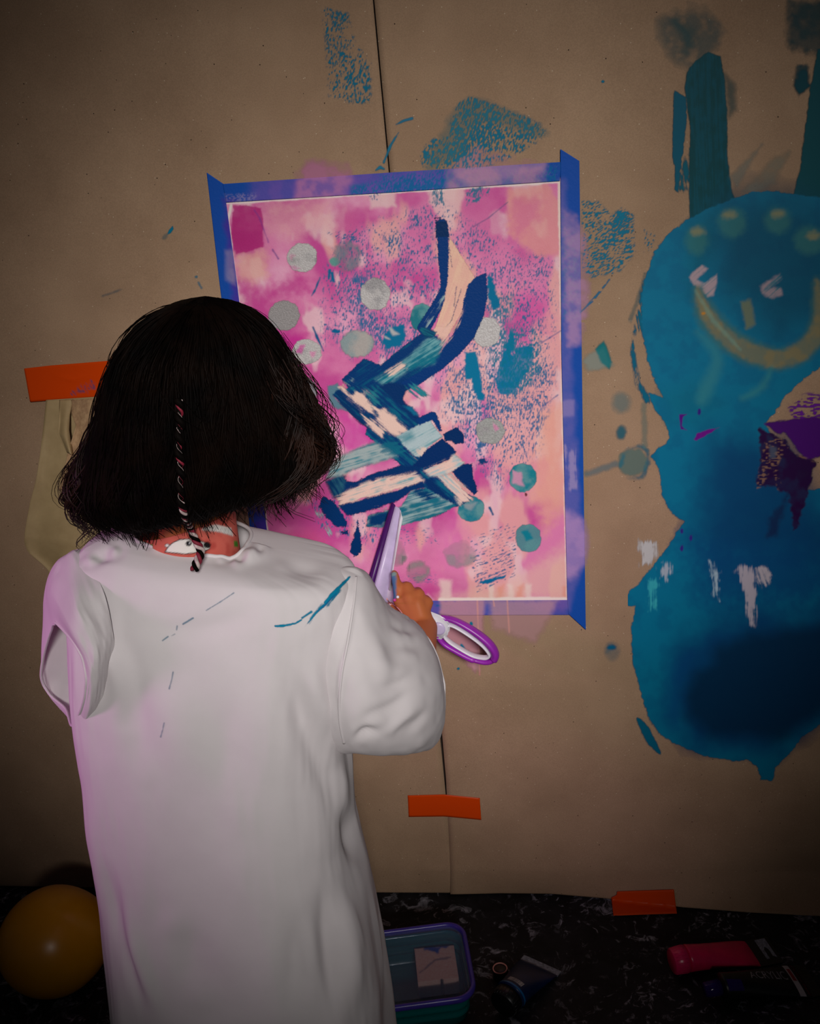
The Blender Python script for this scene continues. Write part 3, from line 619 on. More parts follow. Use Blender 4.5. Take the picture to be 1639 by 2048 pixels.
D.shape(Z2((1010, 470), (1080, 465), (1050, 500), (1020, 490)), (150, 160, 165), soft=4, rough=3, op=0.8)
D.shape(Z2((1150, 100), (1175, 130), (1160, 150)), (220, 140, 180), soft=2, rough=3, op=0.8)
D.shape(Z2((1280, 600), (1310, 590), (1330, 630), (1300, 640)), (10, 130, 150), soft=3, rough=3)
M_sil = paint_mat('silver metallic dab', rough=0.42, bscale=500, bst=0.9, metallic=0.12, grain=0.4)
M_dab = paint_mat('acrylic dab', rough=0.5, bscale=600, bst=0.4, grain=0.15)
labels = {'silver': 'speckled silver paint dot', 'grey-teal': 'grey and teal paint dot', 'teal': 'teal paint dot', 'faint': 'faint grey paint dot'}
for cx, cy, rx, ry, col, kd in dots:
    layer_mesh('paint_dot', D, (cx - rx - 9, cy - ry - 9, cx + rx + 9, cy + ry + 9), 1.2, 0.1, 0.0026, M_sil if kd == 'silver' else M_dab, painting, label=labels[kd])

# the big brush strokes
S = Layer(); S.rk = 0.4; S.fine = 1.3; NV = (0, 56, 122); CR = (238, 204, 190); TQ = (12, 118, 140); GR = (166, 188, 190)
q = S.shape
q(Z3((70, 600), (160, 580), (190, 640), (120, 690), (250, 830), (120, 800), (80, 740)), (90, 150, 165), soft=3, rough=4, op=0.75)
q([(884, 449), (887, 514), (890, 560), (888, 580), (872, 615), (848, 655)], NV, line=[22, 22, 19, 18, 22, 26], smooth=True, soft=1.2, rough=2.2, rs=6)
q(Z1((960, 320), (985, 318), (975, 335), (965, 330)), (40, 60, 110), line=2, rough=1); q(Z1((965, 335), (1010, 330), (1020, 395), (965, 400)), (0, 46, 96), soft=1.3, rough=3)
q([(889, 590), (874, 618), (850, 655)], (150, 175, 180), line=[2, 7, 6], ang=125, dry=0.45, rough=1, soft=1.2)
q(Z1((1020, 395), (1130, 570), (1095, 600), (1075, 700), (1010, 810), (955, 790), (1000, 660), (1016, 560)), (240, 196, 172), soft=1.2, rough=1.2, ang=110, col2=(236, 184, 168))
for l_ in (((1020, 440), (1032, 520)), ((1070, 610), (1030, 740), (990, 790)), ((1050, 600), (1040, 680))): q(Z1(*l_), (70, 80, 120), line=1.6, rough=0.6, soft=0.8, op=0.7)
q(Z1((1130, 562), (1172, 545), (1176, 640), (1162, 720), (1122, 810), (1060, 880), (990, 940), (900, 1000), (800, 1050), (720, 1030), (800, 985), (880, 945), (980, 880), (1040, 790), (1070, 720), (1080, 650), (1100, 590)), NV, soft=1.2, rough=2.4, rs=8)
q(Z1((1070, 640), (1085, 640), (1060, 760), (1000, 830), (985, 820), (1040, 740)), (236, 190, 170), soft=3, rough=2, ang=115, dry=0.46, op=0.8)
# band from curve down to left elbow
q(Z3((900, 80), (1090, 160), (1110, 240), (1010, 400), (700, 600), (480, 700), (270, 640), (200, 540), (400, 350), (550, 410), (760, 240), (920, 120)), (0, 56, 116), soft=1.5, rough=3, rs=7, ang=-33, col2=(0, 84, 124), mixb=0.62)
q(Z3((1000, 150), (1130, 200), (1040, 400), (860, 440), (780, 470), (600, 600), (500, 540), (640, 470), (800, 340)), TQ, soft=6, rough=5, ang=-33, col2=(120, 180, 185), mixb=0.55, op=0.9)
q(Z3((1030, 100), (1200, 20), (1180, 160), (1100, 230), (1090, 160)), (238, 194, 180), soft=4, rough=3, op=0.9, ang=-50, dry=0.35)
q(Z3((610, 480), (740, 400), (790, 440), (670, 530), (650, 520)), CR, soft=3, rough=3, ang=-33, dry=0.3)
q(Z3((905, 90), (940, 60), (1060, 110), (1020, 170), (960, 160)), (0, 66, 110), soft=1.5, rough=2, ang=25, col2=(20, 110, 130), mixb=0.6)
q(Z3((220, 540), (330, 500), (320, 580), (260, 600)), (150, 180, 180), soft=3, rough=3, ang=35, dry=0.5, op=0.8)
# diagonal band to lower right
diag = Z3((115, 685), (150, 640), (330, 600), (540, 590), (760, 770), (910, 890), (1010, 1010), (960, 1240), (1060, 1370), (1400, 1620), (1250, 1700), (1150, 1690), (900, 1480), (700, 1290), (520, 1130), (410, 1040), (430, 980), (280, 850))
q(diag, (0, 56, 114), soft=1.5, rough=3, rs=7, ang=40, col2=(8, 100, 130), mixb=0.57)
q(Z3((540, 610), (620, 560), (800, 600), (750, 720), (900, 890), (880, 920), (700, 760)), (0, 50, 106), soft=3, rough=4)
q(Z3((770, 590), (850, 570), (1010, 690), (920, 720), (800, 660)), (40, 135, 150), soft=5, rough=4, ang=40, dry=0.42)
q(Z3((750, 780), (840, 790), (900, 870), (850, 860)), (10, 110, 150), soft=3, rough=4, op=0.9)
q(Z3((160, 610), (210, 580), (260, 650), (330, 650), (420, 660), (520, 790), (600, 830), (440, 850), (330, 760), (240, 720)), CR, soft=4, rough=4, ang=40, dry=0.36, streak=(90, 5))
q(Z3((120, 680), (180, 640), (250, 740), (430, 880), (540, 960), (440, 980), (270, 840)), (0, 52, 104), soft=3, rough=3, ang=40, dry=0.34, streak=(90, 5))
q(Z3((380, 650), (520, 620), (560, 760), (480, 800)), (40, 132, 145), soft=8, rough=4, ang=40, dry=0.42, op=0.8)
q(Z3((520, 850), (570, 830), (680, 900), (790, 1010), (740, 1060), (640, 1020), (540, 930)), CR, soft=3, rough=3, ang=40, dry=0.24, streak=(90, 6))
q(Z3((380, 860), (470, 900), (600, 1010), (560, 1060), (440, 960)), CR, soft=3, rough=3, ang=40, dry=0.42, streak=(90, 5))
# pale cross band
q(Z3((90, 1330), (200, 1230), (500, 1110), (620, 1180), (700, 1240), (520, 1300), (300, 1360), (180, 1430), (60, 1440)), (170, 188, 188), soft=5, rough=4, ang=-16, col2=(60, 140, 155), mixb=0.58, op=0.92)
q(Z3((540, 1100), (680, 1100), (760, 1200), (690, 1260), (560, 1200)), (14, 108, 132), soft=10, rough=5, op=0.8, ang=-16, dry=0.36)
q(Z3((700, 1060), (1000, 900), (1030, 960), (1110, 1060), (970, 1170), (960, 1240), (860, 1240), (760, 1140)), (178, 200, 204), soft=2, rough=3, ang=-28, col2=(110, 165, 175), mixb=0.60)
q(Z3((720, 1070), (830, 1010), (850, 1080), (780, 1120)), (50, 135, 150), soft=9, rough=4, op=0.75)
q(Z3((840, 1200), (960, 1160), (970, 1230), (890, 1270)), (238, 206, 190), soft=5, rough=4, ang=40, dry=0.36, op=0.85)
q(Z3((1000, 840), (1050, 840), (1080, 920), (1110, 1010), (1080, 1010), (1020, 910), (900, 960), (880, 900)), NV, soft=1.5, rough=4, rs=6)
# navy fold on right
q(Z3((960, 1190), (1110, 1080), (1180, 1140), (1240, 1200), (1200, 1260), (1080, 1310), (940, 1350), (820, 1340), (900, 1270)), (0, 46, 104), soft=1.5, rough=3, rs=7)
q(Z3((1120, 1040), (1240, 975), (1310, 1050), (1305, 1120), (1230, 1130), (1190, 1100), (1140, 1100)), (0, 46, 100), soft=1.3, rough=3, rs=6)
q(Z3((950, 1370), (1080, 1320), (1220, 1240), (1300, 1300), (1200, 1380), (1080, 1410), (1000, 1410)), CR, soft=2, rough=2, ang=-22, dry=0.28, col2=(160, 195, 200), mixb=0.6, streak=(90, 5))
q(Z3((1200, 1380), (1300, 1310), (1380, 1310), (1385, 1420), (1435, 1560), (1400, 1590), (1300, 1500)), (0, 46, 102), soft=1.4, rough=4, rs=7)
q(Z3((1080, 1430), (1180, 1410), (1290, 1510), (1400, 1620), (1280, 1680), (1220, 1590), (1140, 1510)), CR, soft=3, rough=3, ang=42, dry=0.3, streak=(90, 5), col2=(150, 190, 195), mixb=0.6)
q(Z3((940, 1460), (1010, 1440), (1200, 1640), (1240, 1690), (1160, 1690), (1000, 1560)), (0, 48, 104), soft=4, rough=4)
# lower long strokes
q(Z3((160, 1440), (300, 1480), (480, 1400), (740, 1320), (900, 1340), (920, 1420), (860, 1400), (600, 1450), (300, 1560), (180, 1590), (100, 1560)), (0, 50, 106), soft=2, rough=6, rs=8)
q(Z3((50, 1470), (170, 1420), (230, 1420), (200, 1620), (120, 1620)), (40, 100, 125), soft=5, rough=5, ang=60, col2=(0, 56, 104), mixb=0.5)
q(Z3((160, 1620), (300, 1540), (500, 1460), (860, 1400), (930, 1460), (700, 1540), (400, 1620), (180, 1690)), CR, soft=3, rough=3, ang=-18, dry=0.26, col2=(120, 175, 180), mixb=0.66, streak=(100, 5))
q(Z3((170, 1690), (400, 1630), (700, 1550), (930, 1470), (960, 1530), (820, 1560), (720, 1640), (500, 1720), (350, 1760), (240, 1780)), (0, 50, 108), soft=2, rough=5, rs=8)
q(Z3((500, 1690), (610, 1700), (600, 1740), (520, 1720)), (200, 170, 180), soft=1, speck=0.5, spsc=2)
q(Z3((820, 1560), (960, 1530), (1080, 1600), (1240, 1690), (1120, 1760), (900, 1830), (700, 1880), (560, 1890), (420, 1880), (440, 1780), (600, 1740), (740, 1700)), (24, 112, 134), soft=2, rough=4, ang=-16, col2=(150, 178, 180), mixb=0.54)
q(Z3((860, 1550), (980, 1540), (1050, 1620), (980, 1660), (880, 1620)), (0, 62, 110), soft=6, rough=5, ang=-16, dry=0.4)
q(Z3((430, 1870), (450, 1780), (620, 1740), (640, 1800), (560, 1880)), (0, 56, 108), soft=5, rough=5)
S2 = Layer(); S2.k = 900; S2.rk = 0.6; S2.fine = 1.6; q = S2.shape
q(Z2((375, 435), (430, 465), (470, 530), (490, 575), (440, 578), (385, 525), (360, 480)), (0, 52, 108), soft=1.5, rough=4, rs=7)
q(Z2((345, 510), (370, 520), (410, 610), (395, 615)), (170, 190, 195), soft=3, rough=3, ang=60, dry=0.42)
q(Z2((525, 590), (535, 545), (545, 610), (552, 660), (548, 692), (518, 716), (500, 690), (508, 650)), (0, 50, 105), soft=1.3, rough=4, rs=6)
q(Z2((468, 715), (490, 712), (502, 770), (482, 762)), (10, 80, 125), soft=2, rough=3)
q(Z2((460, 600), (490, 595), (490, 612), (465, 612)), (0, 52, 105), soft=1.4, rough=2)
q(Z2((330, 650), (355, 645), (370, 670), (352, 690), (350, 725), (332, 728)), (150, 155, 160), soft=2, rough=2); q(Z2((340, 650), (365, 660), (360, 680), (350, 665)), (10, 60, 90), soft=1.2, rough=1.5)
M_stroke = paint_mat('thick acrylic stroke', rough=0.45, bscale=420, bst=0.5)
for nm, bx, lab in (('brush_stroke', (825, 430, 985, 652.8), 'navy and cream curved brush stroke'), ('brush_stroke', (650, 652.8, 985, 1062), 'navy, teal and cream crossing brush strokes'),
                    ('paint_dab', (625, 985, 698, 1077), 'navy dab'), ('paint_dab', (699, 1030, 730, 1107), 'navy dab'), ('paint_dab', (676, 1107, 730, 1145), 'teal dab'), ('paint_dab', (618, 1078, 650, 1128), 'grey drip')):
    layer_mesh(nm, S2 if nm == 'paint_dab' else S, bx, 1.0, 0.12, 0.0030, M_stroke, painting, label=lab)

# ================================================================== blue masking tape
T = Layer()
T.shape([(500, 350), (760, 335), (900, 330), (900, 420), (500, 440)], (120, 88, 178), soft=25, rough=14, rs=40, op=0.75, mott=0.3)
T.shape([(450, 390), (512, 386), (512, 405), (452, 412)], (150, 140, 190), soft=4, op=0.7, speck=0.55, spsc=1.6)
T.shape([(760, 350), (900, 335), (1115, 330), (1115, 375), (760, 390)], (0, 100, 165), soft=10, speck=0.52, spsc=2.3, spang=105)
T.shape([(700, 372), (760, 360), (1000, 350), (1000, 380), (700, 400)], (0, 105, 165), soft=6, speck=0.55, spsc=2.3, spang=105)
T.shape([(900, 340), (960, 325), (1090, 320), (1090, 345), (930, 370)], (180, 140, 185), soft=10, op=0.55, mott=0.5)
T.shape([(445, 400), (475, 400), (545, 1110), (510, 1110)], (78, 40, 158), soft=8, rough=8, rs=30, op=0.75, mott=0.45)
T.shape([(450, 500), (468, 500), (470, 570), (452, 560)], (165, 150, 180), soft=6, op=0.6, mott=0.3)
T.shape([(1118, 362), (1128, 362), (1145, 800), (1170, 1100), (1140, 1220), (1120, 1220)], (110, 105, 180), soft=8, rough=8, rs=30, op=0.6, mott=0.3)
T.shape([(1122, 430), (1155, 470), (1160, 640), (1125, 640)], (20, 105, 170), soft=8, speck=0.45, spsc=2.4, spang=-40)
T.shape([(1128, 890), (1150, 900), (1152, 975), (1135, 985)], (165, 150, 195), soft=4, rough=4, op=0.7, ang=90, dry=0.42)
T.shape([(1120, 800), (1148, 800), (1148, 832), (1120, 835)], (150, 135, 190), soft=4, op=0.6)
T.shape([(550, 1195), (1130, 1195), (1140, 1235), (550, 1240)], (120, 92, 176), soft=10, rough=8, rs=30, op=0.8, mott=0.45)
T.shape([(865, 1208), (905, 1210), (900, 1218), (870, 1214)], (10, 95, 160), soft=2, rough=3, speck=0.62, spsc=2)
T.shape([(960, 1205), (985, 1205), (985, 1232), (960, 1230)], (20, 80, 185), soft=6, op=0.7)
M_tape = paint_mat('blue crepe tape', rough=0.6, bscale=260, bst=0.5, alpha=False)
TB = lin((18, 78, 172)).astype(np.float32)
def tape(name, left, right, n, m, off, base, mat, layers, label, group, cat='tape', surf=None):
    """strip between two px polylines"""
    L_, R_ = np.asarray(left, float), np.asarray(right, float)
    s = np.linspace(0, 1, n)
    def rs(P):
        d = np.concatenate([[0], np.cumsum(np.hypot(*np.diff(P, axis=0).T))]); return np.stack([np.interp(s, d / d[-1], P[:, 0]), np.interp(s, d / d[-1], P[:, 1])], 1)
    a, b = rs(L_), rs(R_); t = np.linspace(0, 1, m)[None, :, None]
    G = a[:, None] * (1 - t) + b[:, None] * t
    V = (surf or wall_pt)(G[..., 0], G[..., 1], off)
    col = np.broadcast_to(base, G.shape[:2] + (3,)).copy()
    for Ly in layers:
        C = Ly.at(G[..., 0], G[..., 1]); col = col * (1 - C[..., 3:]) + C[..., :3] * C[..., 3:]
    rgba = np.concatenate([col, np.ones(G.shape[:2] + (1,))], -1)
    o = link(name, np_mesh(name, V, grid_faces(m, n), mat, True, rgba.reshape(-1, 4)), None, label, cat, group)
    sm = o.modifiers.new('thickness', 'SOLIDIFY'); sm.thickness = 0.00025; sm.offset = 0
    return o
gB = 'blue tape strips around the painting'
tape('masking_tape', [(413, 345), (438, 560), (500, 1060), (520, 1232)], [(447, 368), (473, 560), (537, 1090), (553, 1232)], 420, 22, 0.0032, TB, M_tape, (T,), 'blue masking tape strip down the left edge of the painting', gB)
tape('masking_tape', [(445, 368), (780, 345), (1122, 324)][::-1], [(452, 405), (780, 385), (1119, 362)][::-1], 420, 24, 0.0036, TB, M_tape, (T, A), 'purple-stained blue masking tape strip along the top of the painting', gB)
tape('masking_tape', [(548, 1204), (800, 1202), (1139, 1200)][::1], [(550, 1233), (800, 1231), (1139, 1230)], 420, 22, 0.0036, TB, M_tape, (T, A), 'purple-washed blue masking tape strip along the bottom of the painting', gB)
tape('masking_tape', [(1120, 298), (1122, 700), (1134, 1200), (1136, 1228)], [(1158, 322), (1164, 800), (1171, 1260)], 460, 26, 0.0040, TB, M_tape, (T, A), 'blue masking tape strip down the right edge of the painting', gB)

# ================================================================== orange tape
def bvh_of(o):
    me = o.data; return BVHTree.FromPolygons([v.co.copy() for v in me.vertices], [tuple(p.vertices) for p in me.polygons])
_bl, _br = bvh_of(sheet_l), bvh_of(sheet_r)
def cast(px, py, off=0.0):
    """first paper or floor surface under a pixel, lifted off it"""
    px, py = np.broadcast_arrays(np.asarray(px, float), np.asarray(py, float)); sh = px.shape
    D = ray(px.ravel(), py.ravel()); out = np.zeros((D.shape[0], 3)); o = Vector(CAM)
    for i, d in enumerate(D):
        v = Vector(d).normalized(); best = -CAM[2] / v.z if v.z < 0 else 1e9
        for b in (_bl, _br):
            h = b.ray_cast(o, v)
            if h[0] is not None and h[3] < best: best = h[3]
        out[i] = o + v * (best - off * 1.3)
    return out.reshape(sh + (3,))
OT = Layer()
OT.shape([(118, 757), (130, 752), (146, 745)], (255, 190, 110), line=2.2, rough=0.8, soft=0.8, op=0.0)
for pts in (((142, 790), (148, 782), (150, 790)), ((155, 775), (160, 786)), ((162, 770), (168, 784), (172, 768)), ((174, 786), (180, 772), (184, 760), (186, 776), (190, 764)), ((148, 786), (190, 776))):
    OT.shape(pts, (70, 70, 110), line=1.8, rough=0.5, soft=0.7, op=0.85)
OR = lin((208, 66, 8)).astype(np.float32)
M_or = paint_mat('orange tape film', rough=0.28, bscale=60, bst=0.25, alpha=False)
gO = 'orange tape strips'
def cast_rough(px, py, off):
    P = cast(px, py, off); return P
tape('orange_tape', [(48, 737), (100, 731), (150, 727), (262, 718)], [(60, 804), (110, 800), (160, 797), (268, 790)], 60, 16, 0.004, OR, M_or, (OT,), 'orange tape strip left of the dark hair, holding the hanging paper', gO, surf=lambda a, b, c: wall_pt(a, b, 0.0045) - np.stack([0 * a, 0.0008 * np.exp(-((b - 760 + (a - 145) * 0.25 * np.sign(a - 145)) / 4) ** 2) * np.exp(-((a - 145) / 30) ** 2), 0 * a], -1))
tape('orange_tape', [(815, 1591), (888, 1589), (959, 1596)], [(817, 1634), (888, 1633), (962, 1640)], 40, 12, 0.0022, OR, M_or, (), 'orange tape strip across the seam of the kraft paper', gO, surf=lambda a, b, c: wall_pt(a, b, 0.0016))
def torn(s): return s
tape('orange_tape', [(1222, 1795), (1233, 1790), (1233, 1783), (1290, 1781), (1347, 1779)], [(1226, 1831), (1240, 1831), (1290, 1829), (1353, 1827)], 40, 12, 0.0025, lin((206, 66, 12)).astype(np.float32), M_or, (), 'orange tape strip fixing the kraft paper to the dark floor', gO, surf=lambda a, b, c: cast(a, b, 0.0025))

# ================================================================== paper hanging under the left orange tape
nt = NT('tan wrapping paper'); c_, f_ = noise_color(nt, lc(158, 134, 94), lc(174, 150, 108), 22, vec=objvec(nt)); nt.l(c_, nt.b.inputs['Base Color'])
nt.set(Roughness=0.7); bump(nt, f_, 0.3, 0.002); M_tan = nt.m
nt = NT('creased brown paper'); c_, f_ = noise_color(nt, lc(150, 116, 84), lc(180, 146, 108), 90, vec=objvec(nt)); nt.l(c_, nt.b.inputs['Base Color'])
nt.set(Roughness=0.8); bump(nt, f_, 0.8, 0.004); M_crease = nt.m
def hang(name, left, right, depth, mat, parent, n=60, m=26, curl=0.012):
    L_, R_ = np.asarray(left, float), np.asarray(right, float)
    y = np.linspace(L_[0, 1], L_[-1, 1], n); s = np.linspace(0, 1, n)
    xl = np.interp(y, L_[:, 1], L_[:, 0]); yr = np.linspace(R_[0, 1], R_[-1, 1], n); xr = np.interp(yr, R_[:, 1], R_[:, 0])
    t = np.linspace(0, 1, m)[None]
    GX = xl[:, None] * (1 - t) + xr[:, None] * t; GY = y[:, None] * (1 - t) + yr[:, None] * t
    d = np.interp(s, np.linspace(0, 1, len(depth)), depth)[:, None] * (0.75 + 0.35 * np.sin(t * 2.6)) + curl * np.exp(-t / 0.10) * ss(0.05, 0.4, s)[:, None]
    d = d + 0.004 * (fbm(GX / 40, GY / 60, 91, 3) - 0.5)
    V = on_y(GX, GY, -0.014 - d)
    o = link(name, np_mesh(name, V, grid_faces(m, n)[:, ::-1], mat, True), None)
    sm = o.modifiers.new('thickness', 'SOLIDIFY'); sm.thickness = 0.0007; sm.offset = 0
    put(o, parent); return o
hp = empty('hanging_paper', on_y(95., 800., -0.02), 'crumpled tan paper piece hanging from orange tape behind the child', 'paper')
hang('paper_body', [(92, 800), (88, 840), (80, 910), (72, 960), (60, 1005), (50, 1060), (48, 1085), (56, 1105), (84, 1128), (98, 1142), (104, 1170)], [(215, 792), (222, 900), (230, 1000), (232, 1200)], (0.004, 0.016, 0.03, 0.045, 0.04), M_tan, hp)
hang('folded_flap', [(119, 800), (117, 850), (115, 868), (134, 905)], [(146, 798), (140, 830), (139, 860), (146, 910)], (0.008, 0.030, 0.05), M_tan, hp, 30, 12, curl=0.006)
hang('creased_strip', [(142, 800), (143, 830), (152, 850), (136, 905), (118, 980)], [(200, 796), (205, 900), (170, 985)], (0.012, 0.04, 0.06), M_crease, hp, 40, 16)

# ================================================================== things on the floor
def solve_sphere(px, py, rpx):
    d = ray(px, py); lo, hi = 0.5, 3.0
    for _ in range(60):
        t = (lo + hi) / 2; z = CAM[2] + d[2] * t; r = rpx / F * t
        if z > r: lo = t
        else: hi = t
    return CAM + d * t, rpx / F * t
bc, brad = solve_sphere(111., 1881., 106.)
bal = empty('balloon', (bc[0], bc[1], 0), 'round yellow balloon on the dark floor beside the white smock', 'balloon')
nu, nv = 48, 32
th = np.linspace(0, np.pi, nv)[:, None]; ph = np.linspace(0, 2 * np.pi, nu, endpoint=False)[None]
ax = np.array([0.82, 0.45, -0.05]); ax /= np.linalg.norm(ax); s1 = np.cross(ax, [0, 0, 1]); s1 /= np.linalg.norm(s1); s2 = np.cross(s1, ax)
rad_ = np.sin(th) * (1 - 0.06 * ss(0, 1, np.cos(th))); lon = np.cos(th) * 1.04
Vb = brad * ((rad_ * np.cos(ph))[..., None] * s1 + (rad_ * np.sin(ph))[..., None] * s2 + (lon + 0 * ph)[..., None] * ax)
Vb[..., 2] -= Vb[..., 2].min()
nt = NT('yellow rubber'); c_, f_ = noise_color(nt, lc(196, 132, 8), lc(214, 150, 14), 6, vec=objvec(nt)); nt.l(c_, nt.b.inputs['Base Color']); nt.set(Roughness=0.32)
nt.b.inputs['Subsurface Weight'].default_value = 0.0
M_yel = nt.m
link('skin', np_mesh('balloon', Vb, grid_faces(nu, nv, True), M_yel, True), bal)
kn0 = Vb.reshape(-1, 3)[0]
kV, kF = tube([kn0 - 0.004 * ax, kn0 + 0.004 * ax, kn0 + 0.007 * ax, kn0 + 0.015 * ax], [0.007, 0.004, 0.007, 0.011], 14)
link('knot', bm_mesh('knot', kV, kF, M_yel), bal)

def rrect(w, h, r, n=8):
    pts = []
    for cx, cy, a0 in ((w - r, r, -90), (w - r, h - r, 0), (r, h - r, 90), (r, r, 180)):
        for k in range(n + 1):
            a = math.radians(a0 + 90 * k / n); pts.append((cx + r * math.cos(a), cy + r * math.sin(a)))
    return np.array(pts)
# ---- plastic box
H_ = 0.062
BR = on_z(950., 1990., H_)[:3]; TRp = on_z(921., 1842., H_); FL = on_z(770., 2014., H_)
e1 = FL - BR; e1[2] = 0; e1 /= np.linalg.norm(e1); e2 = TRp - BR; e2[2] = 0; dep = np.linalg.norm(e2); e2 = e2 - e1 * np.dot(e1, e2); e2 /= np.linalg.norm(e2)
bw, bd = 0.185, dep
box = empty('plastic_box', (BR[0], BR[1], 0), 'teal plastic food box with purple-rimmed clear lid, beside the smock hem', 'container')
def P2(uv, z): return np.stack([e1[0] * uv[:, 0] + e2[0] * uv[:, 1], e1[1] * uv[:, 0] + e2[1] * uv[:, 1], np.full(len(uv), z)], 1)
def inset(uv, d): c = uv.mean(0); return c + (uv - c) * (1 - d / np.array([bw / 2, bd / 2]))
rr = rrect(bw, bd, 0.028)
def clear(name, col, al, rough=0.12):
    nt = NT(name); nt.set(Base_Color=col, Roughness=rough)
    n = nt.n('ShaderNodeTexNoise', Scale=60.0); nt.l(objvec(nt), n.inputs['Vector']); bump(nt, n.outputs['Fac'], 0.08, 0.002)
    tr = nt.n('ShaderNodeBsdfTransparent'); tr.inputs[0].default_value = tuple((0.35 if al > 0.3 else 0.88) + (0.65 if al > 0.3 else 0.12) * c for c in col[:3]) + (1,); ms = nt.n('ShaderNodeMixShader'); ms.inputs[0].default_value = al
    nt.l(tr.outputs[0], ms.inputs[1]); nt.l(nt.b.outputs[0], ms.inputs[2]); nt.l(ms.outputs[0], nt.out.inputs['Surface']); return nt.m
M_box = clear('teal translucent plastic', lc(10, 120, 120), 0.62); M_lid = clear('clear lid plastic', lc(150, 165, 210), 0.10, 0.08)
prof = [(0.012, 0.0), (0.010, 0.001), (0.009, 0.014), (0.0065, 0.0165), (0.0085, 0.019), (0.0075, 0.030), (0.005, 0.0325), (0.007, 0.035), (0.006, 0.046), (0.0045, 0.0475), (0.004, 0.052)]
Vx = np.vstack([P2(inset(rr, d), z) for d, z in prof]); n_ = len(rr); Fx = grid_faces(n_, len(prof), True).tolist(); Fx.append(list(range(n_))[::-1])
o = poly_obj('box_body', Vx, Fx, M_box, None, smooth=True); o.parent = box
o.modifiers.new('thickness', 'SOLIDIFY').thickness = 0.0012
M_purp = plain('violet plastic', (64, 52, 150), 0.3, 0.06)
rimp = P2(rr, 0.057); v_, f_ = tube(rimp, 0.0042, 10, closed=True, upv=(0, 0, 1), flat=1.4)
link('lid_rim', np_mesh('lid_rim', v_, f_, M_purp, True), box)
inn = P2(inset(rr, 0.004), 0.0585); low = P2(inset(rr, 0.012), 0.0545)
Vl = np.vstack([inn, low]); Fl = grid_faces(n_, 2, True).tolist() + [list(range(n_, 2 * n_))]
o = poly_obj('lid_panel', Vl, Fl, M_lid); o.parent = box; o.modifiers.new('thickness', 'SOLIDIFY').thickness = 0.0008
# ---- painted sponge card in the box
CL = Layer()
CL.shape([(830, 1885), (900, 1875), (930, 1890), (860, 1900)], (20, 70, 150), soft=4, rough=8, speck=0.55, spsc=5)
CL.shape([(845, 1890), (880, 1896), (875, 1905), (850, 1900)], (10, 70, 160), soft=2, rough=4)
CL.shape([(840, 1945), (870, 1920), (900, 1915)], (60, 60, 100), line=4, rough=2, op=0.6); CL.shape([(900, 1965), (935, 1955)], (30, 50, 110), line=6, rough=3, op=0.7); CL.blob(883, 1960, 3, 2.5, (40, 30, 30), soft=1)
cz = 0.034; cc = [on_z(x, y, cz) for x, y in ((828., 1897.), (907., 1890.), (917., 1956.), (835., 1965.))]
nn_ = 40; U, Vv = np.meshgrid(np.linspace(0, 1, nn_), np.linspace(0, 1, nn_))
Gp = (cc[0] * (1 - U[..., None]) + cc[1] * U[..., None]) * (1 - Vv[..., None]) + (cc[3] * (1 - U[..., None]) + cc[2] * U[..., None]) * Vv[..., None]
px_, py_ = proj(Gp); C = CL.at(px_, py_); base_ = lin((232, 186, 164)); col = base_ * (1 - C[..., 3:]) + C[..., :3] * C[..., 3:]
M_sp = paint_mat('stained foam', rough=0.9, bscale=300, bst=0.8, alpha=False, grain=0.3)
co = link('sponge', np_mesh('sponge', Gp, grid_faces(nn_, nn_)[:, ::-1], M_sp, True, np.concatenate([col, np.ones(col.shape[:2] + (1,))], -1).reshape(-1, 4)), None, 'beige foam square smeared with blue paint, inside the plastic box', 'sponge')
m_ = co.modifiers.new('thickness', 'SOLIDIFY'); m_.thickness = 0.030; m_.offset = -1

